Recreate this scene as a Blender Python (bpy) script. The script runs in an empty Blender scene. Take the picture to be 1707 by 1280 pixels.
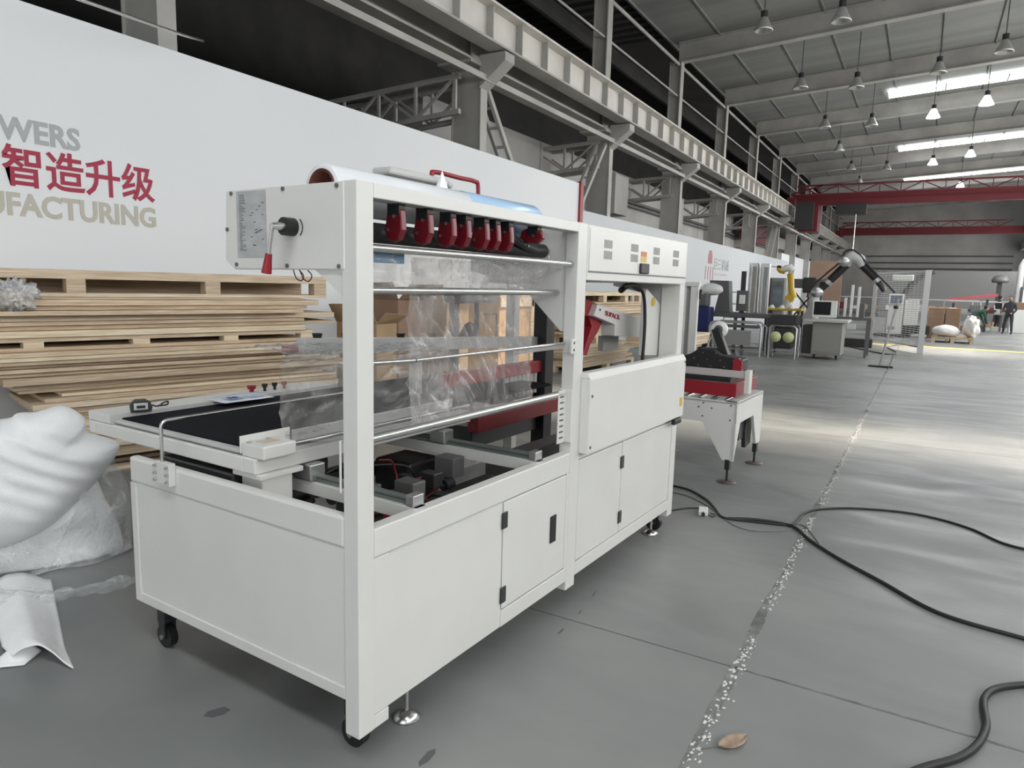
import bpy, bmesh, math, random
from mathutils import Vector, Matrix, noise
R = math.radians
C = bpy.context.scene.collection
S = bpy.context.scene
random.seed(7)

# ------------------------------------------------------------------ camera
CAM = Vector((-1.6751, -1.5563, 1.7069)); YAW, PITCH, ROLL, F = 0.528160, 0.141040, 0.026107, 1161.5
def cam_axes(yaw):
    cy, sy, cp, sp = math.cos(yaw), math.sin(yaw), math.cos(PITCH), math.sin(PITCH)
    fw = Vector((cy*cp, sy*cp, -sp)); r = Vector((sy, -cy, 0)); u = r.cross(fw)
    c, s = math.cos(ROLL), math.sin(ROLL)
    return fw, c*r + s*u, c*u - s*r
fw, rt, up = cam_axes(YAW)
cd = bpy.data.cameras.new('camera'); cam = bpy.data.objects.new('camera', cd); C.objects.link(cam)
cd.sensor_width = 36; cd.lens = F/1707*36; cd.clip_start = .05; cd.clip_end = 300
cam.matrix_world = Matrix(((rt.x, up.x, -fw.x, CAM.x), (rt.y, up.y, -fw.y, CAM.y), (rt.z, up.z, -fw.z, CAM.z), (0, 0, 0, 1)))
S.camera = cam
S.view_settings.view_transform = 'Standard'; S.view_settings.look = 'None'
S.view_settings.exposure = 0.05; S.view_settings.gamma = 1; S.view_settings.use_curve_mapping = False
S.cycles.use_denoising = True; S.cycles.max_bounces = 7; S.cycles.diffuse_bounces = 4; S.cycles.transparent_max_bounces = 16
S.cycles.sample_clamp_indirect = 6
S.cycles.caustics_reflective = False; S.cycles.caustics_refractive = False
# measuring helpers: where the sight line of a photo pixel meets a plane of the hall (W) or of the machine frame (M)
TH = R(2.6)
def W(px, py, ax, v):
    d = fw + rt*(px-853.5)/F - up*(py-640)/F
    return CAM + d*((v-CAM[ax])/d[ax])
fm, rm, um = cam_axes(YAW+TH); CM = Vector((-1.6028, -1.6306, 1.5862))
def M(px, py, ax, v):
    d = fm + rm*(px-853.5)/F - um*(py-640)/F
    return CM + d*((v-CM[ax])/d[ax])
def m2w(p):
    c, s = math.cos(-TH), math.sin(-TH)
    return Vector((c*p[0]-s*p[1], s*p[0]+c*p[1], p[2]+.12))

# ------------------------------------------------------------------ world, sun, window light
w = bpy.data.worlds.new('world'); S.world = w; w.use_nodes = True
w.node_tree.nodes['Background'].inputs[0].default_value = (.86, .93, 1, 1)
w.node_tree.nodes['Background'].inputs[1].default_value = 1.1
def light(name, kind, loc, direction, power, col=(1, 1, 1), size=None, **k):
    d = bpy.data.lights.new(name, kind); o = bpy.data.objects.new(name, d); C.objects.link(o)
    o.location = loc; o.rotation_euler = Vector(direction).to_track_quat('-Z', 'Y').to_euler()
    d.energy = power; d.color = col
    if size: d.shape = 'RECTANGLE'; d.size, d.size_y = size
    for a, b in k.items(): setattr(d, a, b)
    return o
light('sun', 'SUN', (0, -20, 20), (.04, 1, -1.9), 9.5, (1, .90, .76), angle=R(11))
# (the sun falls through an open skylight strip and an added unseen roof slot)
# daylight entering by the high window band of the right wall
for i, (x, pw) in enumerate([(-4, 390), (8, 370), (20, 620), (32, 800), (46, 850), (62, 850)]):
    light('window_light', 'AREA', (x, -9.15, 5.0), (0, 1, .03), pw, (1, .985, .95), (11, 3.2))
light('rear_fill_light', 'AREA', (-11.5, -2, 3.0), (1, .1, -.02), 230, (1, .985, .96), (9, 4.5))  # unseen lamp added behind the camera to fill the facing sides
for x, pw in ((-4, 380), (14, 250), (32.3, 500), (45, 500)):
    light('skylight_light', 'AREA', (x, -3.5, 9.0), (0, 0, -1), pw, (.95, .98, 1), (1.0, 9))

# ------------------------------------------------------------------ materials
def mat(name, col, rough=.5, metal=0, col2=None, scale=8, bump=0, bscale=None, stretch=(1, 1, 1), spec=.5, emit=None, trans=0, world=False, lo=.35, hi=.65):
    m = bpy.data.materials.new(name); m.use_nodes = True; nt = m.node_tree; b = nt.nodes['Principled BSDF']
    b.inputs['Base Color'].default_value = (*col, 1); b.inputs['Roughness'].default_value = rough
    b.inputs['Metallic'].default_value = metal; b.inputs['Specular IOR Level'].default_value = spec
    if trans: b.inputs['Transmission Weight'].default_value = trans
    if emit: b.inputs['Emission Color'].default_value = (*emit[0], 1); b.inputs['Emission Strength'].default_value = emit[1]
    if col2 or bump:
        tc = nt.nodes.new('ShaderNodeTexCoord'); mp = nt.nodes.new('ShaderNodeMapping'); mp.inputs['Scale'].default_value = stretch
        if world:
            g = nt.nodes.new('ShaderNodeNewGeometry'); nt.links.new(g.outputs['Position'], mp.inputs[0])
        else: nt.links.new(tc.outputs['Object'], mp.inputs[0])
        if col2:
            n = nt.nodes.new('ShaderNodeTexNoise'); n.inputs['Scale'].default_value = scale; n.inputs['Detail'].default_value = 6
            nt.links.new(mp.outputs[0], n.inputs['Vector'])
            r = nt.nodes.new('ShaderNodeValToRGB'); r.color_ramp.elements[0].position = lo; r.color_ramp.elements[1].position = hi
            r.color_ramp.elements[0].color = (*col, 1); r.color_ramp.elements[1].color = (*col2, 1)
            nt.links.new(n.outputs['Fac'], r.inputs[0]); nt.links.new(r.outputs[0], b.inputs['Base Color'])
        if bump:
            n2 = nt.nodes.new('ShaderNodeTexNoise'); n2.inputs['Scale'].default_value = bscale or scale; n2.inputs['Detail'].default_value = 4
            nt.links.new(mp.outputs[0], n2.inputs['Vector'])
            bp = nt.nodes.new('ShaderNodeBump'); bp.inputs['Strength'].default_value = bump; bp.inputs['Distance'].default_value = .02
            nt.links.new(n2.outputs['Fac'], bp.inputs['Height']); nt.links.new(bp.outputs[0], b.inputs['Normal'])
    return m
def film(name, col, alpha, haze, scale, rough=.12, stretch=(1, 1, 1), bump=.6, crease_glint=.35):
    m = bpy.data.materials.new(name); m.use_nodes = True; nt = m.node_tree; nt.nodes.clear()
    L = nt.links.new; N = nt.nodes.new
    out = N('ShaderNodeOutputMaterial'); mix = N('ShaderNodeMixShader'); tr = N('ShaderNodeBsdfTransparent'); pb = N('ShaderNodeBsdfPrincipled')
    pb.inputs['Base Color'].default_value = (*col, 1); pb.inputs['Roughness'].default_value = rough; pb.inputs['Specular IOR Level'].default_value = .9
    tc = N('ShaderNodeTexCoord'); mp = N('ShaderNodeMapping'); mp.inputs['Scale'].default_value = stretch
    L(tc.outputs['Object'], mp.inputs[0])
    n = N('ShaderNodeTexNoise'); n.inputs['Scale'].default_value = scale; n.inputs['Detail'].default_value = 7; n.inputs['Distortion'].default_value = 1.2
    L(mp.outputs[0], n.inputs['Vector'])
    r = N('ShaderNodeMapRange'); r.inputs['From Min'].default_value = .42; r.inputs['From Max'].default_value = .72
    r.inputs['To Min'].default_value = alpha; r.inputs['To Max'].default_value = alpha+haze
    L(n.outputs['Fac'], r.inputs[0])
    n2 = N('ShaderNodeTexNoise'); n2.inputs['Scale'].default_value = scale*.8; n2.inputs['Detail'].default_value = 3; n2.inputs['Distortion'].default_value = .6
    mp2 = N('ShaderNodeMapping'); mp2.inputs['Rotation'].default_value = (0, .55, 0); mp2.inputs['Scale'].default_value = (3.2, .8, .7)
    L(tc.outputs['Object'], mp2.inputs[0]); L(mp2.outputs[0], n2.inputs['Vector'])
    a1 = N('ShaderNodeMath'); a1.operation = 'SUBTRACT'; a1.inputs[1].default_value = .5; L(n2.outputs['Fac'], a1.inputs[0])
    a2 = N('ShaderNodeMath'); a2.operation = 'ABSOLUTE'; L(a1.outputs[0], a2.inputs[0])
    r2 = N('ShaderNodeMapRange'); r2.inputs['From Min'].default_value = 0; r2.inputs['From Max'].default_value = .022; r2.inputs['To Min'].default_value = crease_glint; r2.inputs['To Max'].default_value = 0  # lines of extra opacity painted as glints along the film folds
    L(a2.outputs[0], r2.inputs[0])
    ad = N('ShaderNodeMath'); ad.operation = 'ADD'; ad.use_clamp = True; L(r.outputs[0], ad.inputs[0]); L(r2.outputs[0], ad.inputs[1]); L(ad.outputs[0], mix.inputs[0])
    bp = N('ShaderNodeBump'); bp.inputs['Strength'].default_value = bump; bp.inputs['Distance'].default_value = .03
    L(n.outputs['Fac'], bp.inputs['Height']); L(bp.outputs[0], pb.inputs['Normal'])
    L(tr.outputs[0], mix.inputs[1]); L(pb.outputs[0], mix.inputs[2]); L(mix.outputs[0], out.inputs[0])
    return m
WHT = mat('white_powder_coat', (.70, .695, .67), .38, col2=(.67, .665, .64), scale=3)
WHT2 = mat('white_plastic', (.78, .78, .76), .35)
GRYW = mat('pale_grey_paint', (.5, .5, .49), .45)
RED = mat('red_paint', (.27, .010, .020), .4)
DRED = mat('dark_red_plastic', (.15, .007, .014), .3)
BLK = mat('black_rubber', (.012, .012, .013), .5)
BLK2 = mat('black_plastic', (.03, .03, .032), .35)
BELT = mat('belt_cloth', (.006, .007, .010), .8, col2=(.010, .011, .015), scale=30, spec=.12)
STEEL = mat('brushed_steel', (.62, .62, .60), .28, 1)
ALU = mat('aluminium', (.55, .55, .55), .4, .9)
DGRY = mat('dark_grey_paint', (.11, .11, .11), .45)
MGRY = mat('mid_grey_paint', (.28, .28, .27), .45)
STEELP = mat('beam_paint', (.46, .45, .42), .6, col2=(.36, .35, .33), scale=1.2, world=True)
BEAMW = mat('runway_paint', (.72, .69, .64), .6, col2=(.6, .57, .53), scale=1.5, world=True)
CONC = mat('precast_wall', (.50, .49, .47), .85, col2=(.40, .39, .375), scale=.6, world=True)
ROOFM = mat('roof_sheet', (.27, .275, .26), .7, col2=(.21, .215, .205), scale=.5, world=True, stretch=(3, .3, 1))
DROOF = mat('shaded_aisle_sheet', (.045, .042, .04), .8, col2=(.028, .028, .027), scale=1, world=True)  # near black: shade of the closed left aisle put into the colour
BAN = mat('banner_board', (.80, .82, .84), .55, col2=(.77, .79, .82), scale=.35, world=True)
BAN2 = mat('grey_blue_board', (.58, .60, .62), .5, col2=(.54, .565, .59), scale=.25, world=True)
CRAN = mat('crane_red', (.12, .006, .012), .6)
WOODS = [mat('plywood_%d' % i, c, .75, col2=c2, scale=5, stretch=(.6, 6, 14), bump=.25, bscale=9) for i, (c, c2) in enumerate([
    ((.74, .60, .44), (.50, .38, .26)), ((.78, .66, .50), (.58, .46, .33)), ((.64, .51, .37), (.44, .33, .22)), ((.82, .71, .52), (.64, .52, .36))])]
CARD = mat('cardboard', (.30, .19, .13), .8, col2=(.25, .16, .11), scale=4)
CARDK = mat('kraft_board', (.45, .31, .18), .8, col2=(.36, .24, .14), scale=3)
PLYPINK = mat('pink_plywood', (.50, .33, .25), .7, col2=(.44, .29, .22), scale=2)
TEXTR = mat('red_letters', (.36, .012, .05), .5)
TEXTG = mat('grey_letters', (.40, .42, .43), .5)
TEXTB = mat('beige_letters', (.50, .48, .41), .5)
PAPER = mat('printed_label', (.46, .47, .47), .35, col2=(.38, .39, .39), scale=12, stretch=(1, 1, 2.5))
INK = mat('black_ink', (.02, .02, .02), .6)
YEL = mat('yellow_paint', (.62, .40, .03), .4)
YELL = mat('floor_marking_yellow', (.62, .52, .15), .6)
ORG = mat('orange_label', (.55, .16, .04), .5)
BLUE = mat('dark_blue_paint', (.012, .02, .11), .4)
LBLUE = mat('blue_film_layer', (.42, .60, .84), .22, spec=.8)
ROLLM = mat('wound_clear_film', (.80, .82, .84), .16, col2=(.70, .73, .76), scale=4, stretch=(.3, 4, 4), spec=.9)
CORE = mat('cardboard_core', (.12, .035, .025), .8)
GLAZ = mat('daylight_glazing', (.9, .95, 1), .3, emit=((.9, .96, 1), 1.6))
SKYL = mat('skylight_panel', (.9, .95, 1), .5, emit=((.95, .98, 1), 4.5))
LAMPW = mat('lamp_reflector', (.55, .55, .53), .3, .6)
LAMPE = mat('lamp_glow', (1, 1, .95), .3, emit=((1, .98, .92), 2.5))
FOAM = mat('foam_sheet', (.93, .94, .945), .6, col2=(.90, .91, .92), scale=7, bump=.15, bscale=40)
SACK = mat('white_sack', (.80, .78, .76), .7, bump=.5, bscale=9)
SCR = mat('dark_screen', (.008, .01, .012), .12)
SCRB = mat('grey_screen', (.10, .12, .17), .2)
CABLE = mat('cable_rubber', (.012, .012, .013), .5)
DARKP = mat('machine_pan', (.05, .05, .05), .5, col2=(.03, .03, .03), scale=6)
CLOTHD = mat('dark_workwear', (.035, .035, .042), .9)
CLOTHG = mat('green_workwear', (.02, .06, .04), .9)
SKIN = mat('skin', (.42, .24, .17), .6); HAIR = mat('dark_hair', (.012, .01, .01), .7)
CLEARS = film('stretched_clear_film', (.44, .42, .41), .25, .38, 5, crease_glint=.22, bump=.35, stretch=(1.2, 1, .8), rough=.2)
CLEARD = film('draped_clear_film', (.50, .50, .49), .20, .36, 3.2, stretch=(1, 1.2, 2.2), rough=.12, bump=.4, crease_glint=.1)
CLEARB = film('crumpled_clear_film', (.75, .78, .79), .13, .45, 6, rough=.1, bump=1, crease_glint=.10)
ACRY = film('clear_acrylic', (.55, .58, .6), .22, .12, 2, bump=.05, crease_glint=0)

# ------------------------------------------------------------------ mesh helpers
class MB:
    def __init__(s, off=(0, 0, 0)): s.v = []; s.f = []; s.sm = []; s.off = Vector(off)
    def add(s, vs, fs, sm=False):
        n = len(s.v); s.v += [Vector(v)+s.off for v in vs]; s.f += [[n+i for i in f] for f in fs]; s.sm += [sm]*len(fs); return s
    def box(s, x0, x1, y0, y1, z0, z1):
        vs = [(x, y, z) for x in (x0, x1) for y in (y0, y1) for z in (z0, z1)]
        return s.add(vs, [(0, 1, 3, 2), (4, 6, 7, 5), (0, 4, 5, 1), (2, 3, 7, 6), (0, 2, 6, 4), (1, 5, 7, 3)])
    def hexa(s, b, t):   # bottom quad, top quad
        return s.add(list(b)+list(t), [(3, 2, 1, 0), (4, 5, 6, 7), (0, 1, 5, 4), (1, 2, 6, 5), (2, 3, 7, 6), (3, 0, 4, 7)])
    def cyl(s, p0, p1, r, n=16, r1=None, cap=True, sm=True):
        p0, p1 = Vector(p0), Vector(p1); r1 = r if r1 is None else r1; d = (p1-p0).normalized()
        a = d.orthogonal().normalized(); b = d.cross(a); vs = []
        for p, q in ((p0, r), (p1, r1)):
            for i in range(n):
                t = 2*math.pi*i/n; vs.append(p+(a*math.cos(t)+b*math.sin(t))*q)
        s.add(vs, [(i, (i+1) % n, n+(i+1) % n, n+i) for i in range(n)], sm)
        if cap: s.add(vs, [tuple(reversed(range(n))), tuple(range(n, 2*n))])
        return s
    def tube(s, pts, r, n=8, closed=False):
        pts = [Vector(p) for p in pts]; vs = []; fs = []; prev = None; rr = r if isinstance(r, (list, tuple)) else [r]*len(pts)
        for i, p in enumerate(pts):
            d = (pts[min(i+1, len(pts)-1)]-pts[max(i-1, 0)]).normalized()
            a = d.orthogonal().normalized() if prev is None else (prev-d*prev.dot(d)).normalized()
            prev = a; b = d.cross(a)
            for k in range(n):
                t = 2*math.pi*k/n; vs.append(p+(a*math.cos(t)+b*math.sin(t))*rr[i])
        for i in range(len(pts)-1):
            for k in range(n): fs.append((i*n+k, i*n+(k+1) % n, (i+1)*n+(k+1) % n, (i+1)*n+k))
        s.add(vs, fs, True); m = (len(pts)-1)*n
        return s.add(vs, [tuple(reversed(range(n))), tuple(range(m, m+n))])
    def beam(s, p0, p1, wd, ht, upv=(0, 0, 1)):
        p0, p1 = Vector(p0), Vector(p1); d = (p1-p0).normalized(); a = d.cross(Vector(upv))
        if a.length < 1e-4: a = d.cross(Vector((1, 0, 0)))
        a = a.normalized()*wd/2; b = a.cross(d).normalized()*ht/2
        q = [-a-b, a-b, a+b, -a+b]
        return s.hexa([p0+k for k in q], [p1+k for k in q])
    def prism(s, pts, ax, a, b):  # pts 2D in the other two axes, extruded along ax
        def mk(p, c):
            l = list(p); l.insert(ax, c); return tuple(l)
        n = len(pts); vs = [mk(p, a) for p in pts]+[mk(p, b) for p in pts]
        return s.add(vs, [tuple(range(n)), tuple(reversed(range(n, 2*n)))]+[(i, n+i, n+(i+1) % n, (i+1) % n) for i in range(n)])
    def lathe(s, prof, c, n=24, ax=2, sm=True):
        vs = []; c = Vector(c)
        for (r, h) in prof:
            for i in range(n):
                t = 2*math.pi*i/n; v = [r*math.cos(t), r*math.sin(t)]; v.insert(ax, h); vs.append(c+Vector(v))
        fs = [(i*n+k, i*n+(k+1) % n, (i+1)*n+(k+1) % n, (i+1)*n+k) for i in range(len(prof)-1) for k in range(n)]
        return s.add(vs, fs, sm)
    def grid(s, fn, nu, nv, sm=True):
        vs = [fn(i/nu, j/nv) for i in range(nu+1) for j in range(nv+1)]
        return s.add(vs, [(i*(nv+1)+j, (i+1)*(nv+1)+j, (i+1)*(nv+1)+j+1, i*(nv+1)+j+1) for i in range(nu) for j in range(nv)], sm)
    def build(s, name, m, parent=None, bevel=0, thick=0, loc=None, rz=0):
        me = bpy.data.meshes.new(name); me.from_pydata([tuple(v) for v in s.v], [], s.f)
        me.polygons.foreach_set('use_smooth', s.sm)
        bm = bmesh.new(); bm.from_mesh(me); bmesh.ops.recalc_face_normals(bm, faces=bm.faces); bm.to_mesh(me); bm.free()
        me.materials.append(m); o = bpy.data.objects.new(name, me); C.objects.link(o)
        if parent: o.parent = parent
        if loc: o.location = loc
        o.rotation_euler.z = rz
        if thick: md = o.modifiers.new('solid', 'SOLIDIFY'); md.thickness = thick; md.offset = 0
        if bevel: md = o.modifiers.new('bevel', 'BEVEL'); md.width = bevel; md.segments = 2; md.limit_method = 'ANGLE'; md.angle_limit = R(50)
        return o
def tag(o, label=None, cat=None, group=None, kind=None):
    if label: o['label'] = label
    if cat: o['category'] = cat
    if group: o['group'] = group
    if kind: o['kind'] = kind
    return o
def thing(name, label, cat, loc=(0, 0, 0), rz=0, group=None):
    o = bpy.data.objects.new(name, None); C.objects.link(o); o.location = loc; o.rotation_euler.z = rz; o.empty_display_size = .1
    return tag(o, label, cat, group)
def kids(o): return [c for c in bpy.data.objects if c.parent == o]
def copy_tree(o, parent=None):
    c = o.copy(); C.objects.link(c)
    if parent: c.parent = parent
    for ch in o.children: copy_tree(ch, c)
    return c
def struct(o): o['kind'] = 'structure'; return o
def text(name, s, size, m, parent=None, loc=(0, 0, 0), rot=(R(90), 0, 0), bold=0, align='LEFT', wx=1, depth=.002):
    cu = bpy.data.curves.new(name, 'FONT'); cu.body = s; cu.size = size; cu.extrude = depth; cu.offset = bold; cu.align_x = align; cu.resolution_u = 3
    t = bpy.data.objects.new('tmp', cu); C.objects.link(t); dg = bpy.context.evaluated_depsgraph_get()
    me = bpy.data.meshes.new_from_object(t.evaluated_get(dg)); bpy.data.objects.remove(t)
    me.materials.clear(); me.materials.append(m); o = bpy.data.objects.new(name, me); C.objects.link(o)
    o.location = loc; o.rotation_euler = rot; o.scale = (wx, 1, 1)
    if parent: o.parent = parent
    return o
def arc(c, r, a0, a1, n, f):  # f maps (u,v) to a point
    return [f(c[0]+r*math.cos(R(a0+(a1-a0)*i/n)), c[1]+r*math.sin(R(a0+(a1-a0)*i/n))) for i in range(n+1)]
def smooth_path(pts, k=6):
    out = []; pts = [Vector(p) for p in pts]
    for i in range(len(pts)-1):
        p0, p1, p2, p3 = pts[max(i-1, 0)], pts[i], pts[i+1], pts[min(i+2, len(pts)-1)]
        for j in range(k):
            t = j/k; out.append(.5*((2*p1)+(p2-p0)*t+(2*p0-5*p1+4*p2-p3)*t*t+(3*p1-p0-3*p2+p3)*t**3))
    return out+[pts[-1]]

# ================================================================== THE HALL
XE, YR, YC = 74.0, -9.4, 6.0
# floor: cast slabs with open joints on a dark base
fl = mat('concrete_floor', (.17, .179, .179), .5, col2=(.255, .258, .252), scale=.55, bump=.06, bscale=3, world=True)
nt = fl.node_tree; b = nt.nodes['Principled BSDF']
n1 = nt.nodes.new('ShaderNodeTexNoise'); n1.inputs['Scale'].default_value = 1.1; n1.inputs['Detail'].default_value = 9; n1.inputs['Distortion'].default_value = .8
g1 = nt.nodes.new('ShaderNodeNewGeometry'); mp1 = nt.nodes.new('ShaderNodeMapping'); mp1.inputs['Scale'].default_value = (2.4, .7, 1)
nt.links.new(g1.outputs['Position'], mp1.inputs[0]); nt.links.new(mp1.outputs[0], n1.inputs['Vector'])
mr = nt.nodes.new('ShaderNodeMapRange'); mr.inputs['From Min'].default_value = .35; mr.inputs['From Max'].default_value = .7; mr.inputs['To Min'].default_value = .28; mr.inputs['To Max'].default_value = .6
nt.links.new(n1.outputs['Fac'], mr.inputs[0]); nt.links.new(mr.outputs[0], b.inputs['Roughness'])
floor = struct(MB().box(-14, XE+.2, YR-1, 14.6, -.3, -.02).build('floor', mat('joint_base', (.06, .06, .055), .9)))
xs = [-14, -10.6, -4.6, 1.43]+[1.43+6*i for i in range(1, 13)]; xs[-1] = XE+.2
ys = [YR-1, -6.6, -.965, 4.9, 14.6]
cache = {}
for i in range(len(xs)-1):
    for j in range(len(ys)-1):
        g = .006 if j != 1 else .006
        k = (round(xs[i+1]-xs[i], 3), j)
        if k not in cache:
            cache[k] = MB().box(.005, xs[i+1]-xs[i]-.005, g, ys[j+1]-ys[j]-g, -.02, 0).build('floor_slab', fl, floor)
            o = cache[k]
        else: o = cache[k].copy(); C.objects.link(o)
        o.location = (xs[i], ys[j], 0)
# worn longitudinal joint: broken edge patches and pale chips
CRK = mat('broken_joint', (.11, .112, .11), .8, col2=(.24, .24, .235), scale=9, world=True); CHIP = mat('pale_chips', (.68, .66, .63), .6)
mb = MB(); x = -.6; rnd = random.Random(3)
while x < 17:
    wd = (.008+.10*noise.noise((x*1.3, 2, 0))**2+.006)*(1 if x < 6 else .65)
    step = rnd.uniform(.03, .09); c = -.965+.012*noise.noise((x*2, 5, 1))
    mb.add([(x, c-wd, .0012), (x+step, c-wd*rnd.uniform(.6, 1.1), .0012), (x+step, c+wd*rnd.uniform(.6, 1.1), .0012), (x, c+wd, .0012)], [(0, 1, 2, 3)]); x += step
o = mb.build('broken_joint_edge', CRK, floor); o['kind'] = 'stuff'
mb = MB()
for i in range(1300):
    x = rnd.uniform(-.6, 12)
    if noise.noise((x*1.8, 9, 3)) < -.22: continue
    s = rnd.uniform(.003, .012)*(1 if x < 5 else .7); y = -.965+rnd.gauss(-.014, .016); a = rnd.uniform(0, 3)
    vs = [(x+s*math.cos(a+q)*rnd.uniform(.7, 1.5), y+s*math.sin(a+q)*rnd.uniform(.6, 1.1), .0015+.001*(q > 2)) for q in (0, 1.3, 2.7, 4.3)]
    mb.add(vs+[(x, y, .006)], [(0, 1, 4), (1, 2, 4), (2, 3, 4), (3, 0, 4)])
o = mb.build('pale_chip', CHIP, floor); o['kind'] = 'stuff'
mb = MB(); y = -.965
while y > -3.2:
    st = rnd.uniform(.03, .08); wd = .006+.008*abs(noise.noise((y*4, 1, 1))); mb.add([(1.43-wd, y, .0012), (1.43+wd, y, .0012), (1.43+wd*.8, y-st, .0012), (1.43-wd*.9, y-st, .0012)], [(0, 1, 2, 3)]); y -= st
o = mb.build('cross_joint_edge', CRK, floor); o['kind'] = 'stuff'
# yellow floor line
struct(MB().box(25.4, 26.0, YR+.2, 2.6, .0, .003).build('trim_1', YELL))

# right wall (out of frame) with high window band and two open doors, far wall, rear wall of the left aisle
def wall_holes(name, m, y0, y1, x0, x1, H, holes):
    mb = MB(); xs = sorted(set([x0, x1]+[h[0] for h in holes]+[h[1] for h in holes])); zs = sorted(set([0, H]+[h[2] for h in holes]+[h[3] for h in holes]))
    for a, b_ in zip(xs, xs[1:]):
        for c, d in zip(zs, zs[1:]):
            if not any(h[0] <= a and b_ <= h[1] and h[2] <= c and d <= h[3] for h in holes): mb.box(a, b_, y0, y1, c, d)
    return struct(mb.build(name, m))
holes = []
wall_holes('wall_right', CONC, YR-.3, YR, -14, XE, 10.2, holes)
for i, (a, b_) in enumerate([(-10, 2), (2.6, 14), (14.6, 26), (26.6, 38), (38.6, 50), (50.6, 72)]):
    wn = struct(MB().box(a, b_, YR, YR+.02, 3.4, 6.8).build('window_%d' % (i+1), GLAZ))
    k = int((b_-a)/2)
    fr = MB()
    for q in range(k+1): fr.box(a+q*(b_-a)/k-.04, a+q*(b_-a)/k+.04, YR, YR+.08, 3.35, 6.85)
    for z in (3.35, 5.1, 6.8): fr.box(a, b_, YR, YR+.07, z, z+.06)
    fr.build('window_frame', STEELP, wn)
struct(MB().box(XE, XE+.3, YR-.3, 14.6, 0, 11).build('wall_back', CONC))
struct(MB().box(-14, XE, 14.3, 14.6, 0, 9.9).build('wall_left', DROOF))  # aisle shade put into the wall colour
struct(MB().box(-14.3, -14, YR-.3, -6.7, 0, 10.2).box(-14.3, -14, 2.7, 14.6, 0, 10.2).box(-14.3, -14, -6.7, 2.7, 5.6, 10.2).build('wall_front', CONC))
# roof: sloping deck, skylight strips, rafters
def zr(y): return 8.95+.058*(YC-y)
mb = MB()
SX = [-4, 31.6, 44.0, 56.0]
OPEN = [(6.75, 8.3, .5), (22.3, 25.5, -5.6)]   # skylight slot, then unseen slot added for far sun: x0, x1, inner end
edges = [-14]+[v for o_ in OPEN for v in o_[:2]]+[XE]
for a, b_ in zip(edges[::2], edges[1::2]):
    mb.prism([(YC+.3, zr(YC+.3)+.6), (YR-.3, zr(YR-.3)+.6), (YR-.3, zr(YR)+.75), (YC+.3, zr(YC)+.75)], 0, a, b_)
for a, b_, e in OPEN: mb.prism([(YC+.3, zr(YC+.3)+.6), (e, zr(e)+.6), (e, zr(e)+.75), (YC+.3, zr(YC)+.75)], 0, a, b_)
ceil = struct(mb.build('ceiling', ROOFM))
mb = MB()
for y in [YR+.6+1.5*i for i in range(11)]:
    mb.beam((-14, y, zr(y)+.58), (XE, y, zr(y)+.58), .04, .05)
mb.build('purlin', ROOFM, ceil)
for x in SX:
    o = MB().hexa([(x-.5, .5, zr(.5)+.46), (x+.5, .5, zr(.5)+.46), (x+.5, YR, zr(YR)+.46), (x-.5, YR, zr(YR)+.46)],
                  [(x-.5, .5, zr(.5)+.5), (x+.5, .5, zr(.5)+.5), (x+.5, YR, zr(YR)+.5), (x-.5, YR, zr(YR)+.5)]).build('skylight_strip', SKYL, ceil)
    k = MB()
    for q in range(6):
        y = .5-q*2; k.beam((x-.52, y, zr(y)+.44), (x+.52, y, zr(y)+.44), .05, .05)
    k.build('skylight_bar', STEELP, o)
XC = [-8.55+6*i for i in range(0, 14)]
raf0 = None
for i, x in enumerate(XC):
    if raf0 is None:
        mb = MB()
        mb.hexa([(-.02, YC, zr(YC)), (.02, YC, zr(YC)), (.02, YR, zr(YR)), (-.02, YR, zr(YR))], [(-.02, YC, zr(YC)+.58), (.02, YC, zr(YC)+.58), (.02, YR, zr(YR)+.58), (-.02, YR, zr(YR)+.58)])
        for h in (-.02, .56): mb.hexa([(-.14, YC, zr(YC)+h), (.14, YC, zr(YC)+h), (.14, YR, zr(YR)+h), (-.14, YR, zr(YR)+h)], [(-.14, YC, zr(YC)+h+.03), (.14, YC, zr(YC)+h+.03), (.14, YR, zr(YR)+h+.03), (-.14, YR, zr(YR)+h+.03)])
        raf0 = mb.build('rafter', STEELP, ceil); o = raf0
    else: o = raf0.copy(); C.objects.link(o)
    o.location.x = x
# columns (lower shaft with corbel, upper shaft), wind braces
def column(x):
    t = thing('steel_column', 'grey steel column rising behind the white boards to carry the crane rail', 'column', (x, YC, 0), 0, 'steel columns of the left row')
    MB().box(-.08, .08, -.3, .3, 0, 5.60).box(-.11, .11, -.32, -.3, 0, 5.60).box(-.11, .11, .3, .32, 0, 5.60).build('lower_shaft', STEELP, t)
    MB().prism([(-.85, 5.75), (-.85, 5.6), (-.32, 5.2), (-.32, 5.75)], 0, -.16, .16).build('corbel', STEELP, t)
    MB().box(-.02, .02, -.12, .22, 5.6, 8.97).box(-.15, .15, -.14, -.11, 5.6, 8.97).box(-.15, .15, .22, .25, 5.6, 8.97).build('upper_shaft', STEELP, t)
    return t
c0 = column(XC[0])
for x in XC[1:]:
    c = copy_tree(c0); c.location.x = x-(.22 if 3 < x < 4 else 0)
MB().tube([(-14, YC-.05, 8.86), (XE, YC-.05, 8.86)], .05).build('eaves_tube', STEELP, ceil)
MB().tube([(-14, YC-.05, 7.9), (XE, YC-.05, 7.9)], .03).build('eaves_tube', STEELP, ceil)
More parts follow.
